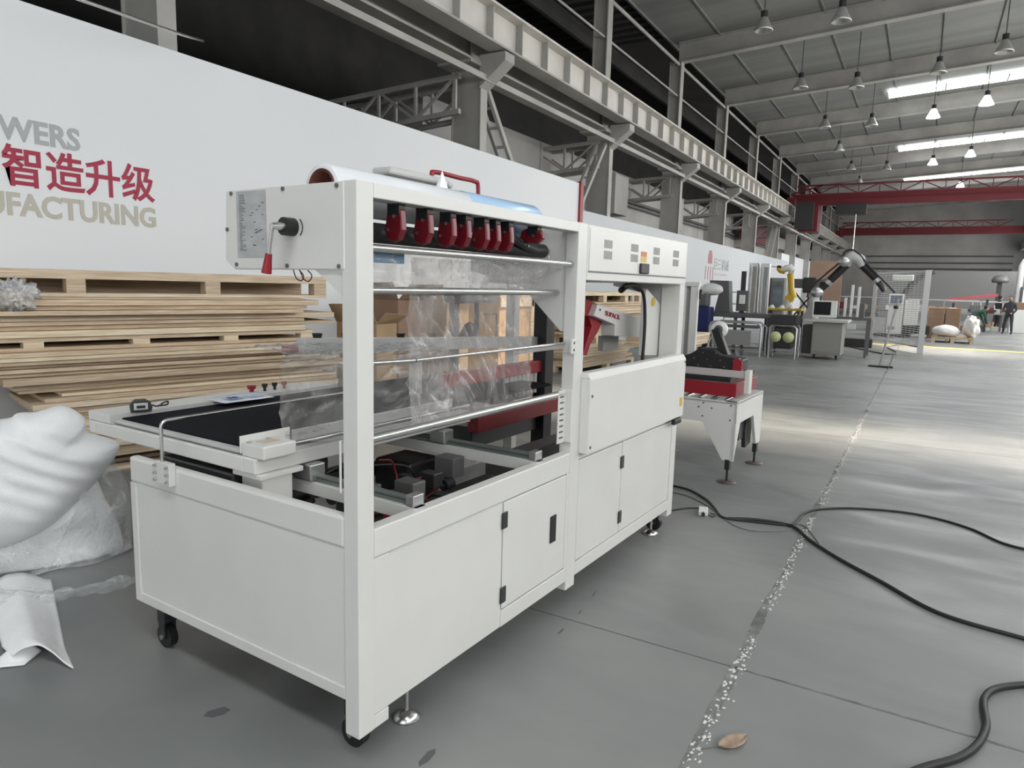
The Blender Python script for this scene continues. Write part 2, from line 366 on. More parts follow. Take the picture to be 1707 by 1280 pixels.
# K braces under the runway
def kbrace(x, sgn, label):
    t = thing('knee_brace', label, 'brace', (x, YC-.12, 0))
    for dy in (-.12, .12): MB().beam((0, dy, 5.3), (sgn*1.5, dy, 3.45), .07, .09).build('diagonal', STEELP, t)
    mb = MB()
    for q in range(1, 6): mb.beam((sgn*.25*q, -.14, 5.3-.308*q), (sgn*.25*q, .14, 5.3-.308*q), .05, .05)
    mb.build('rung', STEELP, t)
kbrace(XC[3]+.2, 1, 'latticed steel brace slanting down from the column just above the long banner top')
kbrace(XC[4]-.2, -1, 'latticed steel brace slanting down beside the red end of the long banner')
kbrace(XC[8]-.2, -1, 'latticed steel brace above the grey blue board, before the red sign')
# crane runway: lit web with stiffeners, crane rail; darker eaves beam behind it
RY = 5.3
t = thing('crane_runway_beam', 'long pale plated crane rail girder with evenly spaced stiffeners', 'beam', (0, RY, 0))
MB().box(-14, XE, .06, .09, 5.82, 6.42).build('web', BEAMW, t)
MB().box(-14, XE, -.16, .2, 6.40, 6.44).build('top_flange', BEAMW, t)
MB().box(-14, XE, -.16, .2, 5.78, 5.82).build('bottom_flange', STEELP, t)
MB().box(-14, XE, -.03, .03, 6.44, 6.52).build('rail', STEELP, t)
s0 = None
for i in range(85):
    x = -12+1.0*i
    if x > XE: break
    if s0 is None: s0 = MB().box(-.012, .012, -.08, .06, 5.82, 6.40).build('stiffener', STEELP, t); o = s0
    else: o = s0.copy(); C.objects.link(o)
    o.location.x = x
t = thing('walkway_beam', 'darker weathered steel beam running under and behind the crane rail girder', 'beam', (0, YC, 0))
MB().box(-14, XE, -.35, .35, 5.60, 5.64).box(-14, XE, -.02, .02, 5.62, 6.1).box(-14, XE, -.3, .3, 6.08, 6.12).build('beam_body', STEELP, t)
for x in XC: MB().box(x-.5, x+.5, -.36, .36, 5.55, 5.60).build('bearing_plate', STEELP, t)
MB().beam((-14, -.45, 5.35), (XE, -.45, 5.35), .05, .1).build('edge_channel', STEELP, t)
# crane rail on the right side of the hall
t = thing('crane_runway_beam', 'pale crane rail girder along the right side wall', 'beam', (0, YR+1, 0))
MB().box(-14, XE, -.02, .02, 5.82, 6.42).build('web', BEAMW, t); MB().box(-14, XE, -.18, .18, 6.40, 6.44).box(-14, XE, -.18, .18, 5.78, 5.82).build('flange', BEAMW, t)
for i, x in enumerate([51.45, 57.45, 63.45, 69.45]):
    o = MB().box(-.2, .2, -.3, .3, 0, 9.8).build('steel_column', STEELP, None, loc=(x, YR+.4, 0)); tag(o, 'grey steel column by the bright windows at the right edge', 'column', 'steel columns of the right row')
# cranes
def crane(x, label, lab2, z=6.55):
    t = thing('overhead_crane', label, 'crane', (x, 0, z))
    L0, L1 = RY+.1, YR+.9
    MB().box(-.25, .25, L1, L0, 0, .6).build('girder', CRAN, t)
    MB().box(-1.2, 1.2, L0-.25, L0+.15, -.05, .35).build('end_carriage', CRAN, t); MB().box(-1.2, 1.2, L1-.15, L1+.25, -.05, .35).build('end_carriage', CRAN, t)
    MB().beam((-.9, L0-.3, .98), (-.9, L1+2, .98), .08, .08).beam((-.9, L0, .55), (-.9, L0-1.6, .98), .08, .08).beam((-.9, L0, .5), (-.9, L1, .5), .08, .08).build('truss_chord', CRAN, t)
    n = 12; st = (L0-L1-2)/n; mb = MB()
    for q in range(n): mb.beam((-.9, L0-.4-q*st, .5 if q % 2 else .98), (-.9, L0-.4-(q+1)*st, .98 if q % 2 else .5), .05, .05); mb.beam((-.9, L0-.4-q*st, .5), (-.9, L0-.4-q*st, .98), .04, .04)
    mb.build('truss_web', CRAN, t)
    return t
cr = crane(41.5, 'nearer dark red overhead travelling crane with latticed walkway', '')
MB().box(-.5, .3, 1.6, 3.1, -.55, .0).build('hoist', BLK2, cr)
MB().cyl((-.2, 2.1, -.55), (-.2, 2.1, -2.6), .03, 6).build('hoist_rope', STEEL, cr)
crane(66, 'farther dark red overhead travelling crane near the end wall', '', 6.7)
t = thing('crane_cabin', 'red painted electrical cabinet hanging at the crane end on the left rail', 'cabinet', (40.2, 4.3, 5.0))
MB().box(-.5, .5, -.5, .5, 0, 1.4).build('cabinet_body', CRAN, t, bevel=.03); MB().box(-.9, -.55, -.3, .6, .1, 1.5).build('dark_panel', BLK2, t)
# hanging hook cable in the end
for z, r, l_ in ((5.3, .06, 'uppermost'), (4.7, .06, 'middle'), (4.15, .08, 'lowest')):
    o = MB().tube([(XE-.3, 3.6, z), (XE-.3, YR+1.5, z)], r, 6).build('wall_pipe', DGRY); tag(o, l_+' of the three dark horizontal pipes across the far end wall', 'pipe', 'pipes on the end wall')
# left aisle roof, trusses, office block
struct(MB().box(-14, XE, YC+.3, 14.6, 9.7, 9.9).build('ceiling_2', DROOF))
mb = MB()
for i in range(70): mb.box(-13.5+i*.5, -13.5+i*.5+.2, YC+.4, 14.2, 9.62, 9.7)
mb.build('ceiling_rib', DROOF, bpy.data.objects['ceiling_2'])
MB().beam((-14, 8.2, 9.35), (XE, 8.2, 9.35), .12, .5).beam((-14, 11.2, 9.35), (XE, 11.2, 9.35), .12, .5).build('ceiling_beam', DROOF, bpy.data.objects['ceiling_2'])
def truss(x):
    t = thing('roof_truss', 'grey steel lattice truss of paired chords crossing the dark left aisle', 'truss', (x, YC, 0), 0, 'lattice trusses of the left aisle')
    y1 = 8.0
    for dx in (-.25, .25):
        MB().beam((dx, -.1, 5.35), (dx, y1, 5.0), .07, .09).build('top_chord', STEELP, t)
        MB().beam((dx, -.1, 4.75), (dx, y1, 4.2), .07, .09).build('bottom_chord', STEELP, t)
        mb = MB(); n = 9
        for q in range(n):
            a, c = y1*q/n, y1*(q+1)/n; zt = lambda y: 5.35-.35*y/y1; zb = lambda y: 4.75-.55*y/y1
            mb.beam((dx, a, zb(a)), (dx, a, zt(a)), .05, .05)
            mb.beam((dx, a, zb(a) if q % 2 else zt(a)), (dx, c, zt(c) if q % 2 else zb(c)), .045, .045)
        mb.build('web_member', STEELP, t)
    return t
t0 = truss(XC[3]-.2); t0['label'] = 'nearest grey lattice truss crossing the dark left aisle above the long banner'
for x, l_ in zip(XC[4:9], ('second', 'third', 'fourth', 'fifth', 'sixth')):
    o = copy_tree(t0); o.location.x = x; o['label'] = l_+' lattice truss of the left aisle, counted from the camera'
t = thing('office_block', 'pale grey flat-topped block standing in the left aisle behind the columns', 'building', (10, 7.5, 0))
MB().box(0, XE-10.2, 0, 6, 0, 5.45).build('wall', CONC, t)
mb = MB()
for i in range(1, 13): mb.box(i*5-.01, i*5+.01, -.006, 0, 0, 5.45)
mb.build('panel_joint', DGRY, t)
for z, r in ((4.6, .05), (4.45, .03)): MB().tube([(6, -.15, z), (XE-11, -.15, z)], r, 6).build('wall_pipe', DGRY, t)
for x in (9, 15, 21, 27): MB().box(x, x+1.1, -.5, 0, 4.0, 5.2).build('pilaster', CONC, t)
# conduit near the first column at the top left
o = MB().tube([W(118, -6, 0, 1.6), W(295, 55, 0, 2.9), W(338, 68, 0, 3.5)], .016, 8).build('conduit_pipe', STEEL); tag(o, 'thin bare pipe sloping across the top left in front of a column', 'pipe')

# ------------------------------------------------------------------ boards of the exhibition wall
BY = 5.6
t = thing('banner_wall', 'long tall white banner wall printed with red characters and pale Latin words', 'banner', (0, BY, 0))
MB().box(-6, 13.44, 0, .06, 0, 4.09).build('board', BAN, t)
MB().box(13.44, 13.6, -.05, .25, 0, 4.12).build('end_post', RED, t)
def fit(o, x0, x1, z0, z1):   # scale flat lettering to its real extent on the board (local x, z)
    vs = [v.co for v in o.data.vertices]; a = min(v.x for v in vs); b = max(v.x for v in vs); c = min(v.y for v in vs); d = max(v.y for v in vs)
    o.scale = ((x1-x0)/(b-a), (z1-z0)/(d-c), 1); o.location.x = x0-a*o.scale[0]; o.location.z = z0-c*o.scale[1]
o = text('lettering', '智造升级', .36, TEXTR, t, (0, -.004, 0), bold=.006); fit(o, 1.52, 2.95, 2.47, 2.84)
o['label'] = 'red Chinese characters'
o = text('lettering', '赋能', .36, TEXTR, t, (0, -.004, 0), bold=.006); fit(o, .72, 1.43, 2.47, 2.84); o['label'] = 'red Chinese characters'
o = text('lettering', 'POWERS', .2, TEXTG, t, (0, -.004, 0), bold=.006); fit(o, 1.17, 2.21, 2.87, 3.08); o['label'] = 'grey Latin capitals'
o = text('lettering', 'MANUFACTURING', .2, TEXTB, t, (0, -.004, 0), bold=.006); fit(o, .78, 2.95, 2.21, 2.42); o['label'] = 'beige Latin capitals'
t = thing('grey_blue_board_wall', 'lower grey blue board wall with a small emblem beyond the red banner end', 'partition', (0, BY, 0))
MB().box(13.62, 42.6, 0, .06, 0, 3.5).build('board', BAN2, t)
EM = mat('emblem_red', (.40, .14, .17), .5)
mb = MB(); ex = W(1183, 445, 1, BY).x; ez = 2.9
mb.prism([(ex-.28, ez-.2), (ex+.28, ez-.2), (ex+.3, ez+.1), (ex+.15, ez+.3), (ex-.15, ez+.3), (ex-.3, ez+.1)], 1, -.006, 0)
for k in (-.55, -.2, .15, .5): mb.box(ex+k-.04, ex+k+.04, -.006, 0, ez-.8, ez-.3)
mb.build('emblem', EM, t)
o = text('lettering', '巨三机械', .5, MGRY, t, (0, -.004, 0)); fit(o, W(1190, 450, 1, BY).x, W(1214, 450, 1, BY).x, 2.5, 2.95)
o = text('lettering', 'MACHINERY', .2, mat('pale_letters', (.6, .5, .5), .5), t, (0, -.004, 0)); fit(o, W(1191, 450, 1, BY).x, W(1213, 450, 1, BY).x, 2.3, 2.38)
o = MB().box(42.6, 57, .4, .46, 0, 4.0).build('white_board_wall', BAN, loc=(0, BY, 0)); tag(o, 'farther white board wall partly hidden behind the yellow robot', 'partition')
o = MB().box(0, 6.4, 0, .08, 0, 4.0).build('dark_sign', CRAN, loc=(36, 6.9, 4.4)); o.scale = (1, 1, .28); tag(o, 'dark red sign board hung high on the block behind the columns', 'sign')
o = text('lettering', 'A', .8, GRYW, o, (2.2, -.01, 1.2)); o.scale = (1, 3.0, 1)
o = MB().box(60.0, 60.1, -8.2, 1.5, 0, 3.6).build('grey_partition', MGRY); tag(o, 'plain dark grey partition across the far end of the hall', 'partition')

# ------------------------------------------------------------------ pendant high-bay lamps
def lamp(px, py, z, lit, label, sz=1, rod=1.2):
    # hung where the sight line of the lamp meets its hanging height
    p = W(px, py, 2, z); top = zr(p.y)+.61
    t = thing('pendant_lamp', label, 'lamp', p, 0, 'high-bay lamps')
    MB().cyl((0, 0, .32), (0, 0, top-z), .016, 6).build('rod', DGRY, t)
    MB().cyl((0, 0, .18), (0, 0, .33), .085, 10).build('ballast', BLK2, t)
    MB().lathe([(.06, .2), (.09, .17), (.14, .06), (.22, -.09), (.235, -.14), (.21, -.14), (.12, .05), (.03, .14)], (0, 0, 0), 16).build('shade', LAMPW if not lit else LAMPE, t)
    MB().lathe([(.0, -.06), (.05, -.05), (.06, .01), (.04, .08)], (0, 0, 0), 12).build('bulb', LAMPW if not lit else LAMPE, t)
U = 'unlit pendant lamp of the row nearest the left columns'
for p, l in [((1273, 42), 'nearest unlit bell lamp at the top edge, left row'), ((1335, 140), 'unlit bell lamp second in the left row'), ((1375, 207), 'unlit bell lamp third in the left row'), ((1399, 247), 'unlit bell lamp fourth in the left row'), ((1419, 279), 'small unlit bell lamp fifth in the left row'), ((1433, 303), 'smallest unlit bell lamp ending the left row'), ]:
    lamp(p[0], p[1], 8.3, False, l)
for p, l in [((1403, 26), 'nearest lamp of the second row at the top edge'), ((1428, 139), 'second lamp of the second row hanging by a rafter'), ((1453, 204), 'third lamp of the second row'), ((1478, 279), 'far lamp of the second row')]:
    lamp(p[0], p[1], 8.3, False, l)
for p, l in [((1565, 114), 'nearest lamp of the third row, against a rafter'), ((1675, 78), 'large unlit bell lamp near the right edge')]: lamp(p[0], p[1], 8.5, False, l)
for p, l in [((1556, 190), 'glowing bell lamp below the nearest skylight strip, third row'), ((1555, 270), 'glowing bell lamp below the middle skylight strip, third row'),
             ((1645, 168), 'large glowing bell lamp under the nearest skylight strip'), ((1618, 256), 'glowing bell lamp under the middle skylight strip, right row'), ((1601, 308), 'glowing bell lamp under the farthest skylight strip')]:
    lamp(p[0], p[1], 8.5, True, l)

# ================================================================== THE WRAPPING MACHINE (machine frame, rotated with the root)
ZO = (0, 0, .12)
root = thing('shrink_wrapping_machine', 'big white steel film wrapping machine with open upper frame in the foreground', 'machine', (0, 0, 0), -TH)
L, WD, H = 3.066, 1.41, 1.9
def mb(): return MB(ZO)
def part(b, name, m, parent=root, bevel=.003, label=None, **k):
    o = b.build(name, m, parent, bevel=bevel, **k)
    if label: o['label'] = label
    return o
# uprights
part(mb().box(0, .075, 0, .068, 0, H).box(.075, .15, 0.001, .06, 0, .05), 'corner_post', WHT)
part(mb().box(1.49, 1.588, 0, .068, 0, H), 'middle_post', WHT)
part(mb().box(2.975, L, 0, .13, 0, H), 'end_post', WHT)
part(mb().box(2.99, L, WD-.08, WD, .05, 1.62), 'rear_post', WHT)
part(mb().box(2.99, L, .42, WD, 1.62, 1.68), 'roof_rail', WHT)
part(mb().box(.075, 1.49, 0, .068, 1.852, H), 'top_beam', WHT, bevel=.004)
# front skirt of the near half
part(mb().box(.075, 1.49, .0, .055, .64, .745), 'top_rail', WHT, bevel=.005)
part(mb().box(.075, .878, .003, .03, .052, .638), 'front_panel', WHT)
part(mb().box(.15, .878, .0, .003, .634, .637), 'panel_seam', GRYW)
part(mb().box(.878, 1.49, .0, .05, .052, .128), 'bottom_rail', WHT)
def door(x0, x1, z0, z1, hinge_x, hz, handle=None):
    d = part(mb().box(x0, x1, 0.002, .025, z0, z1), 'door', WHT, bevel=.004)
    for z in hz:
        h = part(mb().box(hinge_x-.022, hinge_x+.022, -.006, .001, z-.038, z+.038), 'hinge', BLK2, d, .004)
    if handle:
        a, c, e, f = handle
        part(mb().box(a, c, -.004, .002, e, f), 'handle', BLK, d, .004); 
    return d
door(.887, 1.462, .134, .634, .888, (.553, .204), (1.305, 1.362, .315, .455))
part(mb().box(.879, .886, .012, .03, .13, .638), 'panel_seam', BLK2, bevel=0)
part(mb().box(1.463, 1.49, 0, .05, .128, .64), 'door_jamb', WHT)
# side skirt facing the camera
part(mb().box(0, .045, .068, WD, .68, .796), 'side_rail', WHT, bevel=.012)
part(mb().box(.006, .03, .066, WD-.045, .17, .682), 'side_panel', WHT)
part(mb().box(0, .04, .068, WD-.045, .127, .172), 'side_rail', WHT, bevel=.003)
part(mb().box(0, .04, WD-.045, WD, .127, .68), 'side_rail', WHT, bevel=.003)
part(mb().box(0.05, L, WD-.04, WD, .127, .24), 'rear_rail', WHT); part(mb().box(0.05, 1.5, WD-.04, WD, .70, .745), 'rear_rail', WHT)
part(mb().box(.35, 1.2, .35, 1.0, .12, .135), 'base_pan', DARKP); part(mb().box(1.59, 2.97, .06, WD-.04, .12, .135), 'base_pan', DARKP)
# far half: lower doors, rail, splash panel, control box
part(mb().box(1.588, 2.975, .0, .05, .052, .125), 'bottom_rail', WHT)
part(mb().box(1.588, 2.975, .004, .05, .69, .73), 'top_rail', WHT)
door(1.596, 2.145, .130, .684, 2.147, (.563, .226)); door(2.152, 2.968, .130, .684, 2.975, ())
part(mb().box(2.146, 2.151, .012, .03, .13, .684), 'panel_seam', BLK2, bevel=0)
sp = part(mb().box(1.575, 3.02, -.055, .0, .727, 1.12).prism([(-.055, 1.12), (.0, 1.12), (.02, 1.15), (-.035, 1.15)], 0, 1.575, 3.02), 'splash_panel', WHT, bevel=.004)
for x, z in ((1.60, 1.03), (3.0, 1.1), (1.6, .76)): part(mb().cyl((x, -.059, z), (x, -.054, z), .008, 10), 'screw', DGRY, sp, 0)
o = part(mb().box(2.94, 2.985, -.058, -.055, .80, .86), 'warning_sticker', YEL, sp, 0, 'yellow sticker')
part(mb().box(2.86, 2.99, -.06, -.03, .68, .72), 'catch', BLK, bevel=.01)
cb = part(mb().box(1.59, L, -.002, .42, 1.62, H), 'control_box', WHT, bevel=.006)
part(mb().box(1.605, L-.02, -.006, -.002, 1.668, H-.02), 'front_cover', WHT, cb, .003)
part(mb().box(1.6, L-.01, -.0035, -.002, 1.660, 1.667), 'panel_seam', DGRY, cb, 0)
for x0, x1 in ((1.767, 1.87), (2.115, 2.222), (2.452, 2.555), (2.79, 2.895)):
    for z0, z1 in ((1.792, 1.835), (1.735, 1.778)):
        v = mb()
        n = 9
        for q in range(n): v.box(x0+(x1-x0)*q/n, x0+(x1-x0)*(q+.5)/n, -.0075, -.005, z0, z1)
        part(v, 'vent_grille', MGRY, cb, 0)
part(mb().box(2.26, 2.345, -.0075, -.005, 1.772, 1.80), 'warning_label', ORG, cb, 0, 'orange half of the warning label')
part(mb().box(2.26, 2.345, -.0075, -.005, 1.738, 1.771), 'warning_label', YEL, cb, 0, 'yellow half of the warning label')
part(mb().box(2.245, 2.37, -.02, -.005, 1.672, 1.732), 'latch', BLK, cb, .006, 'black latch')
# end bracket plates of the film cradle
def plate(x0, x1, nm):
    o = part(mb().prism([(.053, 1.898), (.053, 1.622), (.615, 1.618), (.665, 1.653), (.652, 1.896)], 0, x0, x1), nm, WHT, bevel=.003)
    part(mb().prism([(.06, 1.62), (.20, 1.62), (.06, 1.53)], 0, x0+.01, x1-.005), 'gusset', WHT, o, .001)
    return o
pl = plate(-.004, .03, 'end_plate')
part(mb().prism([(.068, 1.898), (.068, 1.36), (.09, 1.36), (.33, 1.58), (.665, 1.66), (.652, 1.896)], 0, 1.50, 1.53), 'end_plate', WHT)
for y, z in ((.082, 1.885), (.34, 1.888), (.62, 1.885), (.648, 1.76), (.60, 1.635), (.325, 1.632), (.075, 1.632)):
    part(mb().cyl((-.008, y, z), (-.003, y, z), .0075, 10), 'screw', DGRY, pl, 0)
part(mb().box(-.0055, -.0038, .43, .592, 1.66, 1.89), 'instruction_sheet', PAPER, pl, 0, 'printed instruction sheet behind clear plastic')
v = mb()
rr = random.Random(5)
for q in range(34): 
    z = 1.876-q*.0058; v.box(-.0062, -.0055, .575-rr.uniform(.010, .035), .577, z, z+.0014)
for q in range(16): 
    z = rr.uniform(1.70, 1.85); y = rr.uniform(.45, .52); v.box(-.0062, -.0055, y-.012, y, z, z+.002)
part(v, 'printed_lines', INK, pl, 0)
v = mb().cyl((-.004, .293, 1.76), (-.045, .293, 1.76), .030, 20); kn = part(v, 'lever_hub', BLK, pl, .003)
part(mb().cyl((-.045, .293, 1.76), (-.09, .296, 1.757), .014, 14, .011).cyl((-.085, .296, 1.76), (-.085, .318, 1.665), .007, 10), 'lever_arm', STEEL, pl, 0)
part(mb().cyl((-.085, .3175, 1.668), (-.085, .332, 1.605), .011, 14, .017), 'lever_grip', RED, pl, .003, 'red lever grip')
ap = arc((.283, 1.759), .033, 128, 232, 12, lambda a, c: (-.0062, .283-(a-.283), c)); ap = [Vector((-.0062, .283-.006-.033*math.cos(R(q)), 1.759+.033*math.sin(R(q)))) for q in range(-52, 53, 8)]
part(mb().tube(ap, .0017, 5), 'arrow_mark', INK, pl, 0)
part(mb().tube(smooth_path([(.0, .30, 1.618), (.0, .285, 1.59), (.0, .26, 1.583), (0, .25, 1.60), (0, .27, 1.618)]), .002, 5).tube(smooth_path([(.01, .28, 1.618), (.01, .26, 1.588), (.01, .235, 1.582), (.01, .22, 1.60), (.01, .24, 1.618)]), .002, 5), 'loose_wire', BLK, pl, 0)
# rods and rollers spanning the near half
for y, z, r, nm in ((.02, 1.697, .013, 'guide_rod'), (.10, 1.556, .014, 'guide_rod'), (.044, 1.303, .0075, 'thin_rod'), (.034, 1.05, .0165, 'tension_rod')):
    part(mb().cyl((.05 if y != .044 else .35, y+.012, z), (1.492, y+.012, z), r, 16), nm, STEEL, bevel=0)
part(mb().tube(smooth_path([(.35, .056, 1.303), (.32, .062, 1.303), (.06, .075, 1.31)], 4), .008, 8), 'thin_rod', STEEL, bevel=0)
part(mb().cyl((.03, .15, 1.755), (1.40, .15, 1.755), .034, 24), 'rubber_roller', BLK, bevel=0, label='black rubber roller')
part(mb().cyl((.03, .26, 1.775), (1.45, .26, 1.775), .03, 24), 'rubber_roller', BLK, bevel=0, label='black rubber roller')
part(mb().tube([(1.39, .15, 1.765), (1.46, .15, 1.765), (1.46, .15, 1.73), (1.46, .15, 1.72)], .006, 8), 'stop_pin', STEEL, bevel=0)
part(mb().cyl((.03, .085, 1.862), (1.49, .085, 1.862), .008, 12), 'hanger_shaft', STEEL, bevel=0)
# perforating wheels under the top beam
wx = [M(px, 370, 1, .05).x for px in (662, 709, 748, 773, 804, 823, 845)]
for i, x in enumerate(wx+[1.16]):
    pr = [(.018, 1.80), (.022, 1.835), (.085, 1.835), (.09, 1.80), (.098, 1.765), (.088, 1.735), (.062, 1.722), (.034, 1.73), (.016, 1.765)]
    if i == 7: pr = [(.0, 1.80), (.02, 1.835), (.07, 1.85), (.115, 1.835), (.125, 1.80), (.09, 1.78), (.03, 1.775)]
    wv = part(mb().prism(pr, 0, x-.014, x+.014), 'perforating_wheel', DRED, bevel=.006, label='dark red perforating wheel')
    part(mb().box(x-.017, x+.017, .026, .082, 1.815, 1.87), 'wheel_bracket', BLK, wv, .003)
    for ry, rz_ in ((.078, 1.765), (.05, 1.81)): part(mb().cyl((x-.018, ry, rz_), (x-.013, ry, rz_), .0065, 10), 'rivet', STEEL, wv, 0)
k = M(640, 428, 1, .30); part(mb().box(k.x-.30, k.x+.12, .30, .33, k.z-.022, k.z+.022), 'blue_strip', mat('blue_strip', (.02, .30, .62), .4), bevel=.003, label='bright blue strip')
part(mb().tube(smooth_path([(.95, .10, 1.84), (1.05, .11, 1.80), (1.15, .11, 1.77), (1.3, .12, 1.75)]), .02, 8), 'black_hose', BLK, bevel=0)
# brackets on the middle post, numbered scale strip
part(mb().box(1.44, 1.50, -.012, .0, 1.255, 1.33).box(1.485, 1.492, -.01, .06, 1.255, 1.33), 'rod_bracket', WHT)
for z in (1.275, 1.31): part(mb().cyl((1.462, -.014, z), (1.462, -.01, z), .007, 10), 'screw', DGRY, bevel=0)
ss = part(mb().box(1.475, 1.489, -.004, .07, .80, 1.07), 'slotted_strip', WHT)
part(mb().box(1.40, 1.475, .03, .035, .80, 1.07), 'slotted_plate', WHT)
v = mb()
for q in range(8): v.box(1.415, 1.45, .027, .0305, .825+q*.03, .833+q*.03)
part(v, 'slot', DGRY, ss, 0)
part(mb().tube(smooth_path([(.085, .03, .80), (.085, .02, 1.06), (.09, .03, 1.075), (.1, .04, 1.06)]), .005, 8), 'support_wire', WHT, bevel=0)
part(mb().tube([(-.006, .075, .88), (-.006, .075, 1.06)], .004, 8), 'support_wire', WHT, bevel=0)

# conveyor table with belt
TX0, TX1, TY0, TY1 = .08, 1.5, .643, 1.91
tb = part(mb().box(TX0, TX1, TY0, TY0+.075, .822, .885).box(TX0, TX0+.05, TY0+.075, TY1-.06, .822, .885).box(TX0, TX1, TY1-.06, TY1, .822, .885), 'table_frame', WHT, bevel=.006)
part(mb().box(TX0+.05, 2.6, .76, 1.70, .896, .912), 'belt', BELT, tb, .004)
part(mb().box(TX0+.012, TX0+.05, .76, 1.70, .889, .908), 'belt_nose', GRYW, tb, .008)
part(mb().box(TX0+.055, 1.5, .74, 1.72, .84, .892), 'belt_bed', BLK2, tb, .002)
part(mb().box(TX0, 1.5, 1.71, TY1, .886, .93), 'side_cover', WHT, tb, .004)
part(mb().box(TX0, 1.5, 1.705, 1.71, .886, .93), 'cover_edge', GRYW, tb, .001)
cx = part(mb().box(TX0+.01, .25, .60, .735, .885, .94), 'carriage_box', WHT, tb, .006)
part(mb().box(.13, .21, .64, .70, .94, .942), 'glue_patch', mat('dried_glue', (.60, .52, .42), .6), cx, 0)
part(mb().box(TX0+.005, .33, .738, .742, .895, .965), 'guide_flange', WHT, tb, .001)
for x in (.10, .19): part(mb().cyl((x, .70, .94), (x, .70, .948), .008, 8), 'bolt', STEEL, cx, 0)
part(mb().box(.34, 1.45, .735, .74, .895, .95), 'guide_flange', GRYW, tb, .001)
part(mb().cyl((.25, .62, .925), (1.45, .62, .925), .009, 10), 'guide_rod', STEEL, tb, 0)
part(mb().box(.11, .26, .64, .77, .5, .822), 'carriage_leg', WHT, tb, .006)
part(mb().box(.09, .30, .62, .80, .800, .822), 'carriage_foot', WHT, tb, .004)
part(mb().box(.09, .6, .80, 1.3, .62, .80), 'drive_housing', BLK2, tb, .01)
# red and black push buttons on the side cover
for i, (x, m, r) in enumerate(((.93, RED, .022), (1.02, BLK, .014), (1.09, BLK, .014), (1.16, RED, .014))):
    part(mb().cyl((x, 1.80, .93), (x, 1.80, .955), r*.6, 12).cyl((x, 1.80, .952), (x, 1.80, .972), r, 14, r*1.25), 'push_button', m, tb, 0, 'red mushroom push button' if i == 0 else None)
# bent guide rod clamped on the side skirt
cl = part(mb().box(-.03, -.0, 1.05, 1.155, .725, .822), 'clamp_block', WHT, bevel=.004)
for y in (1.06, 1.145):
    for z in (.745, .775, .805):
        part(mb().cyl((-.042, y, z), (-.028, y, z), .006, 8), 'bolt', STEEL, cl, 0)
pth = [(-.018, 1.115, .78), (-.018, 1.115, .965)]+[(-.018+.03-.03*math.cos(R(a)), 1.115, .965+.03*math.sin(R(a))) for a in range(15, 91, 15)]+[(1.2, 1.115, .995)]
part(mb().tube(pth, .007, 10), 'bent_guide_rod', STEEL, bevel=0)
# cross rails that carry the table, plus drives and hoses
for x in (.36, 1.25):
    r = part(mb().box(x-.03, x+.03, .03, 1.36, .69, .745), 'cross_beam', WHT, bevel=.003)
    part(mb().cyl((x, .05, .768), (x, 1.36, .768), .012, 12).box(x-.012, x+.012, .05, 1.36, .745, .76), 'linear_rail', mat('green_grey_steel', (.22, .25, .24), .35, .6), r, 0)
    part(mb().box(x-.03, x+.03, .045, .085, .745, .79), 'rail_end_block', ALU, r, .003)
    part(mb().box(x-.04, x+.04, .60, .70, .75, .82), 'slide_block', ALU, r, .006)
part(mb().box(.2, 1.1, .98, 1.08, .54, .62), 'drive_beam', BLK2); part(mb().cyl((.5, .55, .60), (1.2, .55, .60), .022, 14), 'drive_shaft', DGRY, bevel=0)
part(mb().cyl((.78, .52, .62), (.82, .52, .62), .075, 24), 'drive_pulley', BLK, bevel=.004); part(mb().cyl((.5, .35, .52), (.62, .35, .52), .07, 20), 'drive_motor', BLK2, bevel=.006)
part(mb().cyl((.45, .62, .64), (.7, .7, .64), .028, 14), 'air_cylinder', BLK2, bevel=0); part(mb().box(1.05, 1.30, .7, .95, .45, .66), 'gear_case', BLK, bevel=.02)
part(mb().box(1.0, 1.42, .85, 1.2, .135, .5), 'lower_drive', BLK2, bevel=.02)
part(mb().box(1.28, 1.36, .5, 1.3, .40, .44).box(.9, .94, .3, 1.2, .3, .34), 'frame_bar', DGRY)
hose = [[(.62, .5, .80), (.70, .5, .78), (.73, .5, .72), (.74, .48, .66), (.85, .45, .68)], [(.5, .42, .60), (.7, .4, .58), (.95, .42, .61), (1.15, .5, .6)], [(.45, .35, .53), (.6, .3, .51), (.78, .33, .53), (.82, .4, .6)]]
for h in hose: part(mb().tube(smooth_path(h), .0045, 8), 'red_hose', DRED, bevel=0, label='red air hose')
part(mb().box(.5, .56, .33, .36, .56, .64), 'red_tag', RED, bevel=.002)
for h in ([(.62, .55, .84), (.5, .6, .79), (.42, .62, .76)], [(.6, .9, .66), (.7, .7, .72), (.9, .6, .70), (1.0, .6, .6)], [(1.15, .3, .5), (1.25, .25, .42), (1.38, .25, .46), (1.4, .3, .7)]): part(mb().tube(smooth_path(h), .006, 8), 'black_hose', BLK, bevel=0)
rq = random.Random(21)
for i in range(11):
    x, y, z, q = rq.uniform(.5, 1.35), rq.uniform(.35, 1.2), rq.uniform(.46, .66), rq.uniform(.025, .05)
    if i % 2: part(mb().cyl((x-q, y, z), (x+q, y, z), q*.9, 18).cyl((x-q*1.8, y, z), (x+q*1.8, y, z), q*.3, 10), 'drive_wheel', BLK, bevel=.003)
    else: part(mb().box(x-q, x+q, y-q*1.3, y+q*1.3, z-q, z+q*1.2), 'valve_block', [BLK2, DGRY, MGRY][i % 3], bevel=.006)
